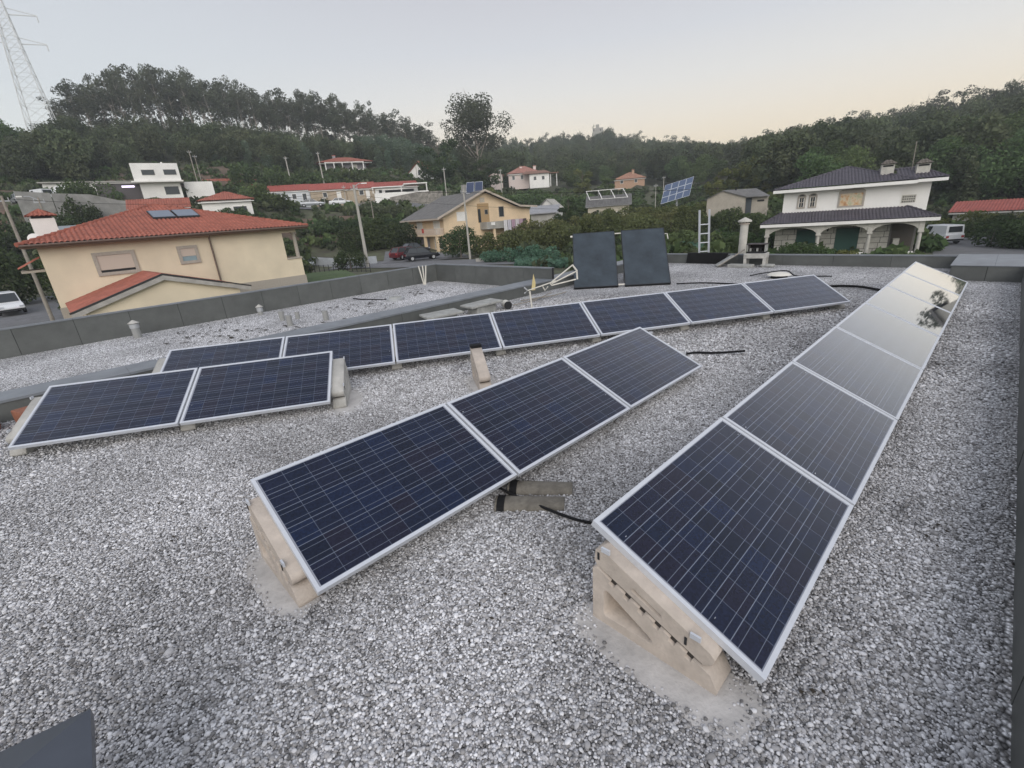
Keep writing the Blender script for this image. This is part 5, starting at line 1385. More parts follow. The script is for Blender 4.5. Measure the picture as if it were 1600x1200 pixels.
    for (x, y, zt, nm) in ((5.4, 1.2, 4.10, 1), (7.75, 1.9, 3.95, 2)):
        ch = f.box('chimney', m_stoneb, x - .42, x + .42, y - .4, y + .4, 2.6, zt - .35)
        f.box('flue_opening', m_dark, x - .33, x + .33, y - .41, y + .38, zt - .52, zt - .40, ch)
        o = MB(); tile_plane(o, (x - .6, y - .58, zt - .34), (x + .6, y - .58, zt - .34), (x + .2, y, zt - .02), (x - .2, y, zt - .02), .2, .03, .3, 4); tile_plane(o, (x + .6, y + .58, zt - .34), (x - .6, y + .58, zt - .34), (x - .2, y, zt - .02), (x + .2, y, zt - .02), .2, .03, .3, 4)
        f.mb('cap', o, mat('mossy_cap', (.14, .12, .10), .9, ns=6, na=.4), ch)
    f.mb('aerial', MB().tube([(7.1, 2.0, 3.2), (7.05, 2.0, 5.3)], .03, 6), m_yel if 0 else m_wood)
    # two arched windows
    for x in (-.60, .22):
        w = window(f, x, .82, .62, .98, 0, m_stone, m_glass, .12, mull=1, proud=.06)
        n = 8; arc = [(x + .31 + .31 * math.cos(math.pi * i / n), 1.802 + .20 * math.sin(math.pi * i / n)) for i in range(n + 1)]
        f.mb('arch_head', MB().prism(arc, 'y', -.06, .01), m_stone, w)
        f.mb('arch_light', MB().prism([(x + .31 + .2 * math.cos(math.pi * i / n), 1.82 + .12 * math.sin(math.pi * i / n)) for i in range(n + 1)], 'y', -.075, -.058), m_glass, w)
        fr = MB(); fr.box(x + .12, x + .16, -.05, .0, .94, 1.68); fr.box(x + .46, x + .50, -.05, .0, .94, 1.68); f.mb('sash', fr, m_white, w)
    # tile picture in a stone frame
    fx0, fx1, fz0, fz1 = 2.35, 4.15, .72, 1.95
    o = MB()
    for q in ((fx0, fx0 + .14, fz0, fz1), (fx1 - .14, fx1, fz0, fz1), (fx0 + .14, fx1 - .14, fz0, fz0 + .12), (fx0 + .14, fx1 - .14, fz1 - .16, fz1)): o.box(q[0], q[1], -.06, .01, q[2], q[3])
    o.prism([(fx0, fz1 + .002), (fx1, fz1 + .002), (fx1 - .2, fz1 + .14), ((fx0 + fx1) / 2, fz1 + .2), (fx0 + .2, fz1 + .14)], 'y', -.05, .01)
    W_ = f.mb('tile_picture_frame', o, m_stone)
    m = bpy.data.materials.new('tile_picture'); m.use_nodes = True; t_ = m.node_tree; b_ = t_.nodes['Principled BSDF']; b_.inputs['Roughness'].default_value = .3
    tcn = t_.nodes.new('ShaderNodeTexCoord'); n1 = t_.nodes.new('ShaderNodeTexNoise'); n1.inputs['Scale'].default_value = 2.6; n1.inputs['Detail'].default_value = 5; t_.links.new(tcn.outputs['Object'], n1.inputs[0])
    r1 = t_.nodes.new('ShaderNodeValToRGB'); ramp(r1, [(.30, (.30, .12, .06)), (.42, (.55, .33, .16)), (.52, (.60, .50, .36)), (.66, (.42, .42, .26)), (.75, (.62, .54, .42))]); t_.links.new(n1.outputs['Fac'], r1.inputs[0]); t_.links.new(r1.outputs[0], b_.inputs['Base Color'])
    f.mb('tile_picture', MB().box(fx0 + .14, fx1 - .14, -.02, .01, fz0 + .12, fz1 - .16), m, W_)
    V = f.mb('vent_blocks', MB().box(6.7, 7.6, 1.06, 1.099, .75, 1.35), m_stoneb)
    for i in range(6):
        for j in range(3): f.box('vent_hole', m_dark, 6.76 + i * .14, 6.84 + i * .14, 1.052, 1.061, .8 + j * .18, .9 + j * .18, V)
    window(f, 2.2, .1, .7, 1.7, 6.5, mat('lilac_frame', (.45, .42, .58), .5), m_glass, .1, 'x', sgn=1)
    window(f, 3.0, .2, 1.4, 1.7, 8.4, mat('lilac_frame', (.45, .42, .58)), m_dark, .12, 'x', sgn=1)
    # garden wall at its foot
    g = MB().box(-4, 12, -.1, .1, 0, .5).build('garden_wall', m_grayr, None, (P0.x, P0.y, -3.75)); g.rotation_euler = (0, 0, rz(32)); g.location = Vector(B(32, 45.5, -3.6))
    tag(g, 'low grey garden wall running in front of the white villa', 'wall')
house_white()

def far_house(name, label, az, D, brg, Wd, Dp, zb, ze_, zr, kind, wm, rm, wins=(), chims=(), over=.5, cat='house', extra=None, tiles=True, pitch=.3):
    x, y, _ = B(az, D); f = F(name, label, cat, x, y, zb, rz(brg)); h = Wd / 2
    if kind == 'gable_front':
        f.mb('wall', MB().prism([(-h, zb - 1), (h, zb - 1), (h, ze_ - .06), (0, zr - .08), (-h, ze_ - .06)], 'y', 0, Dp), wm)
    elif kind == 'gable_side':
        f.mb('wall', MB().prism([(0, zb - 1), (Dp, zb - 1), (Dp, ze_ - .06), (Dp / 2, zr - .08), (0, ze_ - .06)], 'x', -h, h), wm)
    else: f.box('wall', wm, -h, h, 0, Dp, zb - 1, ze_ - .05)
    o = MB(); v = over; sl = (zr - ze_)
    if kind == 'gable_front':
        k = v * sl / h
        tile_plane(o, (-h - v, Dp + v, ze_ - k), (-h - v, -v, ze_ - k), (0, -v, zr), (0, Dp + v, zr), pitch, .05, .5, 4)
        tile_plane(o, (h + v, -v, ze_ - k), (h + v, Dp + v, ze_ - k), (0, Dp + v, zr), (0, -v, zr), pitch, .05, .5, 4)
    elif kind == 'gable_side':
        k = v * sl / (Dp / 2)
        tile_plane(o, (-h - v, -v, ze_ - k), (h + v, -v, ze_ - k), (h + v, Dp / 2, zr), (-h - v, Dp / 2, zr), pitch, .05, .5, 4)
        tile_plane(o, (h + v, Dp + v, ze_ - k), (-h - v, Dp + v, ze_ - k), (-h - v, Dp / 2, zr), (h + v, Dp / 2, zr), pitch, .05, .5, 4)
    elif kind == 'hip':
        r_ = max(0, h - Dp / 2); a, b, c, d = (-h - v, -v, ze_), (h + v, -v, ze_), (h + v, Dp + v, ze_), (-h - v, Dp + v, ze_)
        t0, t1 = (-r_, Dp / 2, zr), (r_, Dp / 2, zr)
        tile_plane(o, a, b, t1, t0, pitch, .05, .5, 4); tile_plane(o, b, c, t1, t1, pitch, .05, .5, 4); tile_plane(o, c, d, t0, t1, pitch, .05, .5, 4); tile_plane(o, d, a, t0, t0, pitch, .05, .5, 4)
    elif kind == 'flat':
        o.box(-h - v, h + v, -v, Dp + v, ze_ - .048, ze_ + .15)
    elif kind == 'mono':
        o.add([(-h - v, -v, ze_), (h + v, -v, ze_), (h + v, Dp + v, zr), (-h - v, Dp + v, zr), (-h - v, -v, ze_ - .15), (h + v, -v, ze_ - .15), (h + v, Dp + v, zr - .15), (-h - v, Dp + v, zr - .15)], [(0, 1, 2, 3), (4, 5, 6, 7), (0, 4, 5, 1), (1, 5, 6, 2), (2, 6, 7, 3), (3, 7, 4, 0)])
    R = f.mb('roof_tiles' if kind in ('gable_front', 'gable_side', 'hip') else 'roof', o, rm)
    if kind in ('gable_front', 'gable_side', 'hip'):
        R['kind'] = 'stuff'
        f.box('eaves', m_white if wm is not m_peach else m_peach, -h - v * .8, h + v * .8, -v * .8, -.003, ze_ - .32, ze_ - .2) if kind != 'gable_front' else None
    for w in wins:
        if len(w) == 4: window(f, w[0], w[1], w[2], w[3], 0, m_white, m_glass, .08)
        else: window(f, w[0], w[1], w[2], w[3], 0, w[4], w[5], .08)
    for (cx, cy, z0, z1) in chims:
        c = f.box('chimney', wm, cx - .4, cx + .4, cy - .35, cy + .35, z0, z1); f.box('cap', rm, cx - .5, cx + .5, cy - .45, cy + .45, z1 + .001, z1 + .15, c)
    if extra: extra(f)
    return f
def zq(e, D): return ze(e, D)
# modern white house, upper left
def modern(f):
    D = 110
    f.mb('upper_storey', MB().prism([(-3.55, 12.2), (3.35, 12.2), (3.35, 15.0), (-3.55, 15.05)], 'y', -.8, 7), m_white)
    f.box('floor_slab', m_white, -4.0, 3.6, -1.3, 7.2, 11.95, 12.18)
    for x in (-2.2, 1.0): window(f, x, 13.1, 1.9, .9, -.8, m_grayr, m_glass, .05)
    window(f, .4, 9.9, 2.2, 1.4, 0, m_grayr, m_glass, .06, name='window')
    f.box('side_wing', m_white, 3.6, 8.2, 1.5, 6, 8.5, 12.1)
    f.mb('flue', MB().tube([(1.1, 2, 15), (1.1, 2, 15.5)], .15, 8), m_white)
far_house('modern_house', 'modern white flat roofed house with an overhanging upper storey on the slope', -33.2, 110, -33, 6.0, 7, 9.4, 11.94, 11.94, 'flat', m_white, m_white, extra=modern, over=.1)
far_house('house', 'white house with red hipped roof just behind the bungalow roof', -28.2, 84, -27, 6.4, 6, 3.2, zq(3.35, 84), zq(4.15, 86), 'hip', m_white, m_tile, wins=[(.6, 5.2, 1.9, 1.0)])
far_house('house', 'white low house with red roof and porch left of the red hipped roof', -33.8, 86, -31, 6.6, 5, 3.2, zq(3.0, 86), zq(3.72, 88), 'gable_side', m_white, m_tile, wins=[(1.2, 4.0, 1.2, 1.3)])
far_house('house', 'small house with long red roof right of the modern white house', -27.4, 120, -25, 9.6, 7, 8.5, zq(4.5, 120), zq(5.3, 123), 'gable_side', m_white, m_tile, wins=[(-3.2, 9.3, 1.1, 1.2), (-1.0, 9.3, 1.1, 1.2), (3.5, 9.5, .8, 1.0)])
far_house('low_white_house', 'long low white house behind the parked vans at upper left', -38.2, 118, -36, 13, 6, 9.5, 12.9, 12.9, 'flat', m_white, m_grayr, wins=[(1.5, 11.2, 1.5, 1.0)])
def neon(f):
    f.mb('lit_tube', MB().box(.2, 2.0, -1.66, -1.6, 11.3, 11.6), NEON)
    f.mb('posts', MB().bar((-3.4, -1.5, 9), (-3.4, -1.5, 12.2), .12).bar((3.3, -1.5, 9), (3.3, -1.5, 12.2), .12), m_white)
NEON = bpy.data.materials.new('lit_neon_tube'); NEON.use_nodes = True
NEON.node_tree.nodes['Principled BSDF'].inputs['Emission Color'].default_value = (.78, .66, 1, 1); NEON.node_tree.nodes['Principled BSDF'].inputs['Emission Strength'].default_value = 1.3
far_house('covered_terrace', 'dark covered terrace with a lit violet tube left of the modern house', -36.2, 112, -35, 7, 3, 9.3, 12.1, 12.1, 'flat', mat('dark_terrace_wall', (.10, .09, .09), .9), m_grayr, over=.2, cat='terrace', extra=neon)
# the long terraced row with the red roof
def terr(az0, az1, D, lab, wm, wins, zb=6.4, e0=3.1, e1=4.35, grp='terraced houses along the upper road', rm=None, nm='terraced_house', brg=-17):
    am = (az0 + az1) / 2; Wd = 2 * D * math.tan(RAD(az1 - az0) / 2) - .03
    far_house(nm, lab, am, D, brg, Wd, 6.5, zb, zq(e0, D), zq(e1, D + 3), 'gable_side', wm, rm or m_redt, wins=wins, over=.28, pitch=.35)
m_redt = mat('red_painted_tiles', (.34, .085, .065), .8, ns=2, na=.2, rnd=.08)
m_bluew = mat('bluish_white_render', (.60, .62, .64), .85, ns=1, na=.06)
m_sand = mat('sandy_render', (.42, .34, .25), .9, ns=1, na=.15)
terr(-24.3, -20.3, 114, 'leftmost terraced house with bluish white front and white gable', m_bluew, [(-2.6, 8.3, 1.0, 1.1), (.4, 8.3, .9, 1.1), (2.4, 7.7, .9, 1.7)], e0=3.97, e1=4.5)
terr(-20.28, -16.6, 113, 'terraced house with sandy front behind the silver parked car', m_sand, [(-1.2, 8.3, .9, 1.0), (1.6, 7.6, .9, 1.7, m_white, m_white)], e0=3.90, e1=4.48)
terr(-16.58, -13.6, 112.5, 'terraced house with sandy front behind the white parked car', m_sand, [(-.4, 8.3, 1.0, 1.0), (1.0, 7.6, .8, 1.7, m_white, m_white)], e0=3.85, e1=4.42)
terr(-13.58, -8.9, 113, 'terraced house with white veranda at the right end of the red roof', m_white, [(-3.9, 7.7, .8, 1.5, m_white, m_dark), (-2.6, 8.1, 6.4, 1.0, m_white, m_dark)], zb=6.8, e0=3.82, e1=4.3)
def veranda():
    f = F('veranda', 'white veranda roof and parapet at the right end of the terraced row', 'veranda', *B(-9.6, 109)[:2], 6.5, rz(-14))
    f.box('parapet_wall', m_white, -7.8, 3.4, -1.2, -1.0, 6.3, 8.2); f.box('roof_slab', m_white, -1.6, 3.3, -1.2, 3, 9.6, 9.8); f.box('roof_slab', m_white, -8.2, -1.62, -1.2, 1.5, 9.25, 9.42)
    for x in (-8.0, -2.2, 3.1): f.box('post', m_white, x - .1, x + .1, -1.19, -1.01, 8.201, 9.59 if x > 0 else 9.24)
veranda()
def wallthing(name, label, pts, z0s, z1s, th, m, cat='wall'):
    T = thing(name, label, cat, B(pts[0][0], pts[0][1], 0)); O = Vector(T.location); n = len(pts)
    o = MB(); V = []
    for (a, D), z0, z1 in zip(pts, z0s, z1s):
        p = Vector(B(a, D)) - O; q = Vector(B(a, D + th)) - O
        V += [(p.x, p.y, z0), (p.x, p.y, z1), (q.x, q.y, z1), (q.x, q.y, z0)]
    Fc = [(0, 1, 2, 3), tuple(4 * (n - 1) + k for k in (3, 2, 1, 0))]
    for i in range(n - 1):
        for k in range(4): Fc.append((4 * i + k, 4 * i + (k + 1) % 4, 4 * i + 4 + (k + 1) % 4, 4 * i + 4 + k))
    o.add(V, Fc).build('masonry', m, T); return T, O
wallthing('stone_wall', 'rough stone retaining wall under the veranda at the end of the terraced row', [(-15.6, 109), (-12, 107.5), (-9, 106), (-6.2, 104)], [4.2, 4.0, 3.4, 2.6], [6.6, 7.3, 7.9, 7.7], .6, m_wall)
wallthing('retaining_wall', 'tall grey retaining wall on the slope above the bungalow chimney', [(-41.0, 94), (-38.5, 93.5), (-36.7, 93), (-35.8, 92)], [3.2, 3.2, 3.0, 3.0], [9.4, 9.1, 8.2, 7.9], .5, m_retw)
wallthing('retaining_wall', 'lower grey wall stepping down left of the tall retaining wall', [(-43.2, 97), (-41.05, 96)], [3.2, 3.2], [10.0, 9.6], .5, m_retw)
wallthing('road_wall', 'low pale wall along the road behind the parked dark cars', [(-22.3, 64), (-18.2, 60), (-14.6, 60)], [-3, -3, -3], [-.9, -1.35, -1.4], .2, mat('bluish_wall', (.36, .38, .40), .9, ns=1, na=.2))
wallthing('garden_wall', 'low pink grey garden wall between the pole and the hedge', [(-3.2, 51), (2, 49.5)], [-3, -3], [-2.0, -2.05], .2, m_grayr)
def fence():
    T = thing('fence', 'dark metal fence along the lawn beside the bungalow', 'fence', B(-20, 52, -2.2)); O = Vector(T.location); o = None
    P = [Vector(B(a, 52.5 - (a + 22) * .7, -2.35)) for a in np.linspace(-22.4, -15.5, 15)]
    for i, p in enumerate(P): MB().bar(p - O, p - O + Vector((0, 0, 1.1)), .05).build('post', m_dark, T)
    for h in (.35, 1.05):
        for p, q in zip(P[:-1], P[1:]): MB().bar(p - O + Vector((0, 0, h)), q - O + Vector((0, 0, h)), .03).build('rail', m_dark, T)
    wallthing('kerb_wall', 'low brownish wall under the metal fence by the lawn', [(-22.4, 52.7), (-15.5, 48)], [-3.4, -3.4], [-2.2, -2.5], .2, mat('brownish_wall', (.17, .13, .10), .95, ns=2, na=.3))
fence()
# hillside houses
def vera(f):
    zt = f.zb
    for x in (-5.4, -3.2, -1.0, 1.6, 4.6): f.box('post', m_white, x - .12, x + .12, -1.9, -1.7, zt, zt + 2.3)
    f.box('beam', m_white, -5.6, 4.8, -1.92, -1.68, zt + 2.3, zt + 2.55); f.box('terrace', mat('terracotta_slab', (.36, .16, .10), .9), -3.0, 1.4, -2.6, -.1, zt - .3, zt + .05)
    f.box('balustrade', m_white, -5.6, 4.8, -1.93, -1.85, zt - .15, zt + .55); f.box('lit_curtain', mat('bright_curtain', (.8, .76, .70), .8), 2.0, 3.1, -.05, .02, zt + .5, zt + 2.0)
far_house('hillside_house', 'house with veranda posts and red hipped roof up among the dark shrubs', -16.2, 150, -22, 11, 8, zq(5.45, 150), zq(6.25, 150) + .4, zq(6.85, 153) + .2, 'hip', mat('grey_lilac_wall', (.30, .28, .30), .9), m_tile, chims=[(-2.4, 4, 19.5, 21.2)], extra=vera, over=2.0)
far_house('gable_house', 'white gabled house below the ridge between the dark trees', -8.5, 140, 10, 7.2, 9, zq(4.2, 140), zq(4.9, 140), zq(6.15, 140), 'gable_front', m_white, m_tile, wins=[(-.5, 13.8, .8, 1.2), (1.4, 13.8, .8, 1.2)], extra=lambda f: f.box('pilaster', m_grayr, -.9, -.75, -.08, -.002, f.zb, 16.0))
def pink(f):
    f.box('lower_wing_wall', m_white, 1.5, 7.2, -3, 0, f.zb - 1.2, f.zb + 2.6); o = MB(); tile_plane(o, (-.8, -3.6, f.zb + 2.6), (7.8, -3.6, f.zb + 2.6), (6.4, .5, f.zb + 3.7), (.6, .5, f.zb + 3.7), .3, .05, .5, 4)
    q = f.mb('wing_roof_tiles', o, mat('brown_tiles', (.26, .15, .11), .9, ns=1, na=.2)); q['kind'] = 'stuff'
    for x in (2.6, 5.0): window(f, x, f.zb + .9, .9, 1.1, -3, m_white, m_glass, .08)
    for x in (7.5, 9.3): f.box('porch_post', m_white, x, x + .2, -2.9, -2.7, f.zb - 1, f.zb + 2.5)
    f.box('porch_roof', mat('brown_tiles', (.26, .15, .11)), 7.2, 10, -3.3, .0, f.zb + 2.5, f.zb + 2.7)
far_house('villa', 'pinkish white villa with red hipped roof in the middle distance', 3.1, 150, 0, 9, 8, zq(3.0, 150), zq(4.25, 150), zq(4.95, 154), 'hip', mat('pinkish_white', (.68, .58, .54), .9), mat('pale_red_tiles', (.40, .20, .16), .85, ns=1, na=.2), wins=[(-3.5, 11.6, .9, 1.2), (-1.0, 11.6, .9, 1.2), (2.4, 11.8, .8, 1.0)], chims=[(-.6, 3, 13, 15.3), (3.5, 3, 12.6, 15.2)], extra=pink)
far_house('small_pink_house', 'small pinkish house half hidden behind the yellow green tree', 0.0, 150, 0, 3.6, 5, zq(3.1, 150), zq(4.3, 150), zq(4.8, 150), 'gable_front', mat('pinkish_white', (.68, .58, .54)), MATS['pale_red_tiles'], wins=[(-.4, 10.9, .8, 1.0)])
far_house('orange_house', 'orange villa with hipped roof on the slope below the far wood', 14.8, 170, 16, 9.5, 9, zq(1.9, 170), zq(2.75, 170), zq(3.4, 174), 'hip', mat('orange_render', (.44, .28, .19), .9), mat('orange_tiles', (.38, .20, .13), .85, ns=1, na=.2), wins=[(-3, 9.0, 1, 1.1), (1.5, 9.0, 1, 1.1)], chims=[(1, 3, 11.5, 13.0)])
def frames(f):
    for x in (-3.6, -1.2, 1.3, 3.7):
        o = MB(); o.bar((x, .3, 3.7), (x - .9, 3.0, 5.4), .12).bar((x - .9, 3.0, 5.4), (x - .9, 4.6, 4.3), .10); f.mb('roof_frame', o, m_white)
    f.mb('roof_frame_rail', MB().bar((-4.5, 3.0, 5.42), (2.9, 3.0, 5.42), .10).bar((-3.6, .3, 3.72), (3.8, .3, 3.72), .08), m_white)
far_house('shed_house', 'pale low house with white metal frames standing on its grey roof', 12.5, 100, 14, 8.0, 6, -.6, zq(.25, 100), zq(1.05, 103) + .3, 'gable_side', mat('pale_sand', (.50, .45, .36), .9, ns=1, na=.1), m_tileg, wins=[(-2.5, .3, .8, .9), (1.5, .3, .8, .9)], extra=frames)
far_house('shed', 'grey open shed with metal roof right of the peach house', 5.1, 88, 10, 4.4, 5, -1.6, zq(-.1, 88), zq(.75, 88), 'mono', m_grayr, mat('shed_sheet', (.30, .30, .31), .7, ns=1, na=.2), cat='shed')
far_house('white_gable_shed', 'pale gable end rising above the grey shed roof', 5.6, 94, 20, 3.6, 5, -1.0, zq(.4, 94), zq(1.35, 94), 'gable_front', m_white, m_grayr, cat='shed')
def hutx(f):
    f.box('dark_doorway', m_dark, 2.55, 3.0, -.03, .01, f.zb, 2.25)
def hut():
    P = B(22.9, 80); f = F('concrete_hut', 'small grey concrete hut with a low gabled roof behind the ladder', 'hut', P[0], P[1], -1.4, rz(30))
    m = mat('hut_concrete', (.40, .36, .30), .95, ns=1.2, na=.15)
    # gable wall to the left, long side to the right
    f.mb('wall', MB().prism([(0, -2.2), (5.2, -2.2), (5.2, 2.1), (2.1, 3.15), (0, 2.2)], 'y', 0, 5.0), m)
    f.mb('long_wall', MB().box(5.201, 8.0, .6, 5.0, -2.2, 2.0), m)
    o = MB(); o.add([(-.3, -.2, 2.12), (2.1, -.2, 3.22), (2.5, 5.2, 3.3), (-.3, 5.2, 2.15), (-.3, -.2, 2.02), (2.1, -.2, 3.12), (2.5, 5.2, 3.2), (-.3, 5.2, 2.05)], [(0, 1, 2, 3), (4, 7, 6, 5), (0, 4, 5, 1), (1, 5, 6, 2), (2, 6, 7, 3), (3, 7, 4, 0)])
    o.add([(2.1, -.2, 3.222), (5.35, -.25, 2.12), (8.3, .2, 2.05), (6.3, 3.6, 3.2), (2.5, 4, 3.3), (2.1, -.2, 3.12), (5.35, -.25, 2.02), (8.3, .2, 1.95), (6.3, 3.6, 3.1), (2.5, 4, 3.2)], [(0, 1, 2, 3, 4), (9, 8, 7, 6, 5), (0, 5, 6, 1), (1, 6, 7, 2), (2, 7, 8, 3), (3, 8, 9, 4), (4, 9, 5, 0)])
    f.mb('roof', o, m_tileg)
    f.box('dark_doorway', mat('hut_door', (.05, .06, .07), .7), 5.25, 6.0, .55, .6, -2.0, 1.95)
    f.box('slit_window', m_dark, 6.7, 7.6, .56, .6, 1.35, 1.6); f.box('flue', m_dark, 3.6, 3.8, 1.5, 1.7, 3.0, 3.5)
    # outside stair
    o = MB()
    for i in range(9): o.box(6.4 + i * .2, 6.62 + i * .2, -.2, .5, -1.8 + i * .24, -1.55 + i * .24 + .05)
    f.mb('outside_stair', o, m)
hut()
def tracker():
    c = Vector(B(19.85, 100, 4.2)); T = thing('solar_tracker', 'large tilted solar array on a post standing beyond the vines', 'solar array', (c.x, c.y, -.3), rz(20) + .25)
    t = RAD(52); us = Vector((.32, math.cos(t), math.sin(t))).normalized(); e = Vector((1, 0, .22)).normalized(); nn = e.cross(us)
    for i in range(4):
        for j in range(3):
            o = Vector((0, 0, 4.5)) + e * ((i - 2) * 1.35) + us * ((j - 1.5) * 1.5)
            V = [o, o + e * 1.3, o + e * 1.3 + us * 1.45, o + us * 1.45]
            fr = MB().add([tuple(v) for v in V] + [tuple(v - nn * .05) for v in V], [(0, 1, 2, 3), (4, 5, 6, 7), (0, 4, 5, 1), (1, 5, 6, 2), (2, 6, 7, 3), (3, 7, 4, 0)]).build('module', m_alu, T)
            cc = sum(V, Vector()) / 4; MB().add([tuple(cc + (v - cc) * .93 + nn * .008) for v in V], [(0, 1, 2, 3)]).build('glass', mat('tracker_glass', (.07, .10, .17), .35), fr)
    MB().tube([(0, .1, -.5), (0, .1, 4.3)], .18, 10).build('post', m_steel, T)
tracker()
far_house('long_red_shed', 'long low building with a red roof behind the hedge at right', 46.5, 82, 50, 9.5, 8, -4.5, zq(-2.5, 82), zq(-1.75, 85), 'gable_side', m_grayr, mat('red_sheet_roof', (.33, .09, .07), .8, ns=1, na=.2), cat='shed', wins=[(-2, -2.8, 1, .8)])
far_house('roadside_shed', 'small grey roof sheet seen above the left end of the bungalow roof', -38.2, 72, -38, 7.5, 5, -2.4, zq(.9, 72), zq(1.9, 74), 'mono', m_grayr, mat('bluish_sheet_roof', (.26, .28, .29), .8, ns=.6, na=.2), cat='shed')
def neighbour():
    x, y, _ = B(53.2, 58); f = F('neighbour_house', 'grey rendered house standing beyond the drive right of the picture', 'house', x, y, -3.9, rz(53))
    f.box('wall', m_grayr, -1.9, 9, 0, 8, -4.5, 8.6); f.box('roof', m_tileg, -2.2, 9.4, -.3, 8.4, 8.6, 8.85)
    for i in range(3): window(f, -.6 + i * 3.2, 4.6, 1.4, 1.3, 0, m_white, m_glass, .1); window(f, -.6 + i * 3.2, .6, 1.4, 1.4, 0, m_white, m_glass, .1)
neighbour()
def castle():
    T = thing('hilltop_building', 'tiny building on top of the far wooded hill', 'building', B(11.4, 349, 46.2), rz(11))
    MB().box(-3.4, 3.4, 0, 4, 0, 5.2).build('wall', m_grayr, T); MB().box(-1.4, .8, .5, 3, 5.2, 7.2).build('tower', m_grayr, T); MB().box(-2.9, -2.3, -.05, .01, 3.2, 4.4).build('window', m_dark, T); MB().box(1.3, 1.9, -.05, .01, 3.2, 4.4).build('window', m_dark, T)
castle()

# ------------------------------------------------------------------ poles, wires, pylon
def pole(label, az, D, z0, z1, r=.11, lean=0, m=None, arm=None, cat='utility pole', name='utility_pole', grp=None):
    T = thing(name, label, cat, B(az, D, z0), rz(az), grp); h = z1 - z0
    MB().tube([(0, 0, -.5), (lean * h, 0, h)], [r, r * .6], 8).build('shaft', m or m_pole, T)
    o = MB(); o.bar((lean * h - .35, 0, h - .35), (lean * h + .35, 0, h - .35), .08); 
    for s in (-.3, 0, .3): o.tube([(lean * h + s, 0, h - .3), (lean * h + s, 0, h - .12)], .035, 6)
    o.build('crossarm', m_steel, T)
    if arm: MB().tube([(lean * h, 0, h - .2), (lean * h + arm * .6, 0, h + .1), (lean * h + arm, 0, h + .1)], .04, 6).build('lamp_arm', m_steel, T); MB().box(lean * h + arm - .1, lean * h + arm + .45 * (1 if arm > 0 else -1), -.1, .1, h + .05, h + .15).build('lamp_head', m_white, T)
    return T
pole('tall concrete street pole beside the road, between the bungalow and the parked cars', -15.7, 55, -2.4, ze(4.2, 55), .2, -.004, arm=.9)
pole('slim concrete pole in front of the peach house', -3.85, 55, -2.5, ze(3.1, 55), .13, .0)
pole('thin pole above the red earth bank, left one of the close pair', -30.2, 118, ze(5.0, 118), ze(7.8, 118), .11, 0, m_wood)
pole('thin pole above the red earth bank, right one of the close pair', -29.85, 119, ze(5.0, 119), ze(7.4, 119), .10, 0, m_wood)
pole('leaning pale pole behind the left part of the terraced row', -21.9, 122, ze(4.5, 122), ze(7.15, 122), .16, -.02)
pole('leaning pale pole behind the middle of the terraced row', -18.7, 122, ze(4.6, 122), ze(7.5, 122), .16, -.02)
pole('pole at the right end of the stone wall behind the peach house', -5.8, 100, ze(1.4, 100), ze(5.4, 100), .13)
pole('pole with a small crossarm left of the pink villa', .5, 128, ze(2.2, 128), ze(4.85, 128), .14)
pole('thin lamp post among the vines left of the solar array', 17.6, 92, -.6, ze(2.0, 92), .08, 0, m_pole, name='lamp_post', cat='lamp post')
pole('small pole behind the left end of the solar array', 18.4, 120, ze(1.2, 120), ze(2.7, 120), .09, 0, m_pole)
pole('leaning wooden street pole at the left picture edge', -44.0, 50, -3.3, ze(4.3, 50), .14, 0, m_wood)
pole('second leaning pole with a lamp near the left picture edge', -41.9, 56, -2.8, ze(4.1, 56), .10, 0, m_wood, arm=-.8)
pole('thin dark pole on the lawn slope right of the concrete street pole', -14.2, 88, ze(-.2, 88), ze(2.9, 88), .1, 0, m_wood)
pole('slim pole in front of the terraced row, behind the white car', -16.8, 104, ze(1.4, 104), ze(4.2, 104), .1)
pole('short sign post by the terraced row bend', -19.0, 103, ze(1.9, 103), ze(3.2, 103), .06)
def wire(label, a, b, sag, r=.018):
    a = Vector(a); b = Vector(b); pts = []
    for i in range(33):
        t = i / 32; p = a.lerp(b, t); p.z -= sag * 4 * t * (1 - t); pts.append(p)
    tag(MB().tube(pts, r, 5).build('overhead_wire', m_black), label, 'wire', 'overhead wires')
wire('black overhead wire crossing the whole valley from the concrete pole to the right', B(-15.7, 55, ze(3.7, 55)), B(50, 60, ze(.6, 60)), 1.05, .02)
wire('lower thin wire from the concrete pole passing the peach house', B(-15.7, 55, ze(3.2, 55)), B(14, 62, ze(-.2, 62)), .6, .012)
wire('wire from the concrete pole up towards the terraced row', B(-15.7, 55, ze(3.9, 55)), B(-24, 103, ze(4, 103)), 1.2, .015)
wire('wire from the concrete pole to the left edge pole', B(-15.7, 55, ze(3.9, 55)), B(-44.0, 50, ze(4.1, 50)), .9, .013)
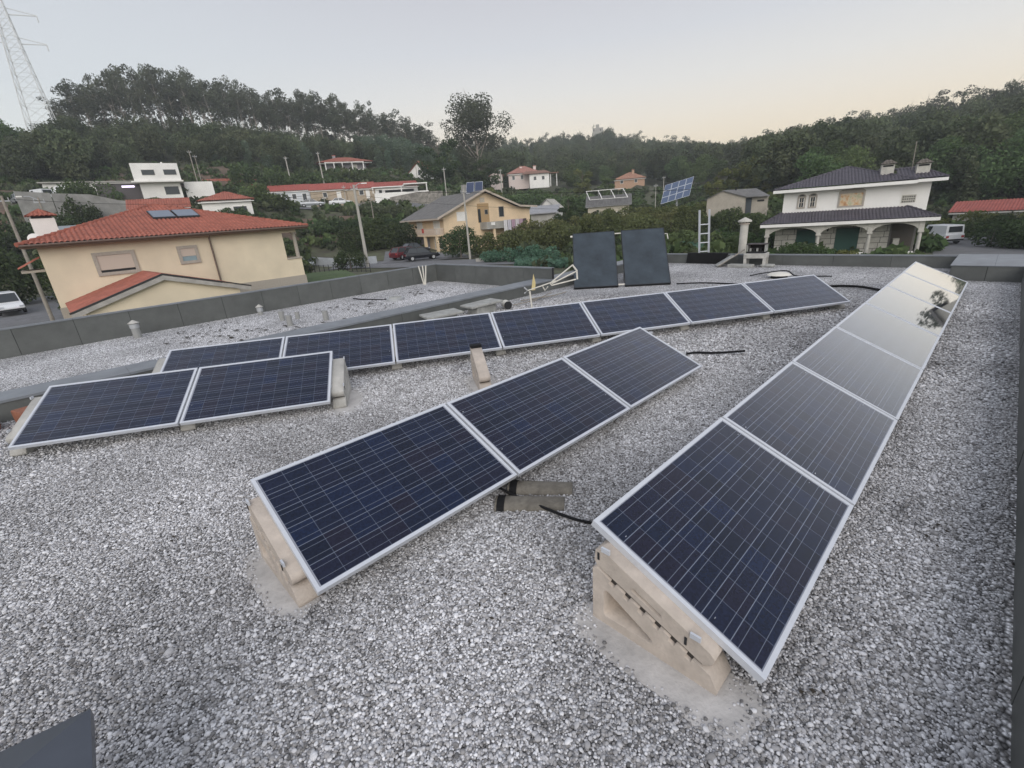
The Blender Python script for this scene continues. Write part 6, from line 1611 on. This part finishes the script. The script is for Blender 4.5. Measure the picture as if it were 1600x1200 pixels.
def pylon():
    T = thing('pylon', 'tall steel lattice pylon behind the trees at the upper left', 'pylon', B(-39.9, 172, 27), rz(-30)); h = 34; m = mat('pale_pylon_steel', (.62, .63, .62), .6)
    def w(z): return 2.4 * (1 - z / h) + .45
    lv = [0, 4.2, 8, 11.4, 14.5, 17.2, 19.6, 22, 24, 26, 28, 30, 32, 34]
    for sx, sy in ((-1, -1), (1, -1), (1, 1), (-1, 1)):
        MB().bar((sx * w(0), sy * w(0), 0), (sx * w(h), sy * w(h), h), .15).build('leg', m, T)
    o = MB()
    for z0, z1 in zip(lv[:-1], lv[1:]):
        a, b = w(z0), w(z1)
        for (p, q) in (((-1, -1), (1, -1)), ((1, -1), (1, 1)), ((1, 1), (-1, 1)), ((-1, 1), (-1, -1))):
            o.bar((p[0] * a, p[1] * a, z0), (q[0] * b, q[1] * b, z1), .06); o.bar((q[0] * a, q[1] * a, z0), (p[0] * b, p[1] * b, z1), .06)
            o.bar((p[0] * b, p[1] * b, z1), (q[0] * b, q[1] * b, z1), .06)
    o.build('lattice', m, T)
    for z in (20.8, 26.5, 32):
        a = MB()
        for s in (-1, 1): a.bar((s * w(z), 0, z), (s * 6.2, 0, z + .25), .16); a.bar((s * w(z + 1.3), 0, z + 1.3), (s * 6.2, 0, z + .3), .12); a.tube([(s * 6.1, 0, z + .2), (s * 6.1, 0, z - 1.0)], .12, 6)
        a.build('crossarm', m, T)
pylon()

# ------------------------------------------------------------------ cars
def car(label, az, D, head, paint, kind='hatch', grp=None, zoff=0, name='parked_car', cat='car', Ln=4.1, Wd=1.7, Hh=1.45):
    zg = float(tz(az, D)) + .08 + zoff; T = thing(name, label, cat, B(az, D, zg), rz(az) + RAD(head), grp)
    h = Ln / 2; w = Wd / 2
    if kind == 'van':   # profile: stations (x, belt z, half width)
        body = [(-h, .35, .95), (-h + .05, .30, 1.0), (h - .9, .30, 1.0), (h - .35, .32, .88), (h, .38, .62)]
        roof = [(-h + .10, 0), (-h + .18, Hh), (.35 * h, Hh), (.62 * h, 1.02), (.62 * h, 0)]; zb_ = 1.0
    elif kind == 'sedan':
        body = [(-h, .40, .80), (-h + .1, .30, .92), (-.4 * h, .28, .94), (.35 * h, .28, .90), (h - .3, .3, .76), (h, .38, .62)]
        roof = [(-.72 * h, .90), (-.42 * h, Hh), (.12 * h, Hh), (.45 * h, .88)]; zb_ = .9
    else:
        body = [(-h, .40, .86), (-h + .1, .28, .93), (-.2 * h, .28, .92), (.4 * h, .28, .88), (h - .25, .3, .74), (h, .38, .60)]
        roof = [(-.94 * h, .90), (-.72 * h, Hh), (.12 * h, Hh), (.5 * h, .88)]; zb_ = .9
    o = MB(); V = []; n = len(body)
    for i, (x, z0, z1) in enumerate(body):
        t = w * (.93 if i in (0, n - 1) else 1)
        V += [(x, -t * .92, z0), (x, -t, (z0 + z1) / 2), (x, -t * .94, z1), (x, t * .94, z1), (x, t, (z0 + z1) / 2), (x, t * .92, z0)]
    Fc = [(0, 1, 2, 3, 4, 5), tuple(6 * (n - 1) + k for k in (5, 4, 3, 2, 1, 0))]
    for i in range(n - 1):
        for k in range(6): Fc.append((6 * i + k, 6 * i + (k + 1) % 6, 6 * i + 6 + (k + 1) % 6, 6 * i + 6 + k))
    o.add(V, Fc).build('body', paint, T, bevel=.035)
    # greenhouse
    x0, x1, x2, x3 = roof[0][0], roof[1][0], roof[2][0], roof[3][0]; wb, wt = w * .92, w * .78
    if kind == 'van': wt = w * .86
    gv = [(x0, -wb, zb_ - .03), (x3, -wb, zb_ - .03), (x3, wb, zb_ - .03), (x0, wb, zb_ - .03), (x1, -wt, Hh - .05), (x2, -wt, Hh - .05), (x2, wt, Hh - .05), (x1, wt, Hh - .05)]
    gf = [(4, 5, 6, 7), (0, 1, 5, 4), (1, 2, 6, 5), (2, 3, 7, 6), (3, 0, 4, 7)]
    if kind == 'van':
        MB().add(gv, gf).build('cabin', paint, T, bevel=.03)
        def lerp3(a, b, t): return tuple(np.array(a) * (1 - t) + np.array(b) * t)
        def pane(nm, q, u0, u1, v0, v1, off):
            A, Bq, Cq, Dq = [np.array(gv[k]) for k in q]; P = []
            for u, v in ((u0, v0), (u1, v0), (u1, v1), (u0, v1)): P.append((A * (1 - u) + Bq * u) * (1 - v) + (Dq * (1 - u) + Cq * u) * v + np.array(off))
            MB().add([tuple(p) for p in P], [(0, 1, 2, 3)]).build(nm, m_glass, T)
        pane('rear_window', (3, 0, 4, 7), .12, .88, .22, .86, (-.035, 0, 0)); pane('windscreen', (1, 2, 6, 5), .06, .94, .08, .9, (.03, 0, .02))
        for q, s in (((0, 1, 5, 4), -1), ((3, 2, 6, 7), 1)): pane('side_window', q, .66, .86, .2, .86, (0, s * .035, 0)); pane('side_window', q, .12, .6, .2, .86, (0, s * .035, 0)) if Hh < 1.75 else None
    else:
        MB().add(gv, gf).build('windows', m_glass, T)
        MB().box(x1 - .02, x2 + .02, -wt - .01, wt + .01, Hh - .052, Hh).build('roof', paint, T, bevel=.02)
        for s in (-1, 1):
            p = MB(); p.bar((x0, s * wb, zb_), (x1, s * wt, Hh - .03), .07); p.bar((x3, s * wb, zb_), (x2, s * wt, Hh - .03), .06); xm = (x1 + x2) / 2; p.bar((xm, s * (wb + .005), zb_), (xm, s * (wt + .005), Hh - .03), .07); p.build('pillar', paint, T)
    for sx in (-.62, .62):
        for s in (-1, 1):
            W_ = MB().tube([(sx * h, s * (w - .2), .31), (sx * h, s * (w + .01), .31)], .31, 14).build('wheel', m_black, T)
            MB().tube([(sx * h, s * (w + .012), .31), (sx * h, s * (w + .02), .31)], .18, 10).build('rim', m_steel, W_)
    for s in (-1, 1):
        MB().box(h - .04, h + .015, s * w * .55, s * w * .88, .60, .74).build('headlight', m_alu, T)
        MB().box(-h - .015, -h + .03, s * w * .62, s * w * .9, .62, .82).build('tail_light', mat('red_lamp', (.35, .02, .02), .3), T)
    MB().box(h - .06, h + .03, -w * .9, w * .9, .36, .50).build('bumper', m_dark if kind == 'van' else paint, T); MB().box(-h - .03, -h + .06, -w * .9, w * .9, .34, .50).build('bumper', m_dark if kind == 'van' else paint, T)
    return T
pw = mat('white_car_paint', (.72, .73, .74), .3); pk = mat('black_car_paint', (.012, .013, .018), .2); pr = mat('red_car_paint', (.11, .014, .02), .25); ps = mat('silver_car_paint', (.36, .38, .40), .3, .3)
car('white van facing us in the yard left of the cream bungalow', -46.3, 60, -84, pw, 'van', name='white_van', cat='van', Hh=1.85, Wd=1.75, zoff=.05)
car('white delivery van parked by the hedge on the drive, seen from behind', 42.6, 66, 126, pw, 'van', name='white_van', cat='van', Hh=1.85, Wd=1.8)
car('black hatchback parked before the peach house, nearest of the three cars', -9.5, 58.5, 12, pk, 'hatch', 'cars before the peach house', Hh=1.5)
car('dark red car half hidden behind the black hatchback', -11.2, 61.5, 38, pr, 'hatch', 'cars before the peach house', Hh=1.45)
car('black car furthest back of the three before the peach house', -10.3, 65, 30, pk, 'sedan', 'cars before the peach house', Hh=1.5)
car('silver car parked on the upper road before the sandy house', -20.3, 105.5, 0, ps, 'sedan', 'cars on the upper road', Ln=4.9, Hh=1.4, zoff=.1)
car('white car parked on the upper road beside the silver one', -17.4, 105.3, 4, pw, 'sedan', 'cars on the upper road', Ln=4.4, Hh=1.4, zoff=.1)
car('silver car standing on the road seen through the bungalow porch', -23.4, 60, 10, ps, 'sedan', Hh=1.45)
car('white van parked on the slope at upper left, leftmost', -41.7, 106, 120, pw, 'van', 'vehicles on the upper left slope', name='white_van', cat='van', Hh=2.0)
car('white van parked beside the wide bush at upper left', -40.1, 108, 150, pw, 'van', 'vehicles on the upper left slope', name='white_van', cat='van', Hh=2.1)
car('white car in front of the bush on the retaining wall', -38.7, 96.5, 10, pw, 'sedan', 'vehicles on the upper left slope', Hh=1.4)
bc = car('pale blue car parked further down at upper left', -43.0, 108, 100, ps, 'hatch', 'vehicles on the upper left slope', Hh=1.4)

# ------------------------------------------------------------------ air
def haze():
    o = MB().box(-3100, 3100, -3100, 3100, -6, 72).build('haze', None)
    m = bpy.data.materials.new('haze_air'); m.use_nodes = True; t = m.node_tree; t.nodes.clear()
    ou = t.nodes.new('ShaderNodeOutputMaterial'); v = t.nodes.new('ShaderNodeVolumePrincipled')
    v.inputs['Color'].default_value = (.86, .90, .92, 1); v.inputs['Density'].default_value = HAZE_D; v.inputs['Anisotropy'].default_value = .2
    t.links.new(v.outputs[0], ou.inputs['Volume']); o.data.materials.append(m); o['kind'] = 'stuff'; o['label'] = 'thin pale evening haze filling the valley'
HAZE_D = .00075
haze()
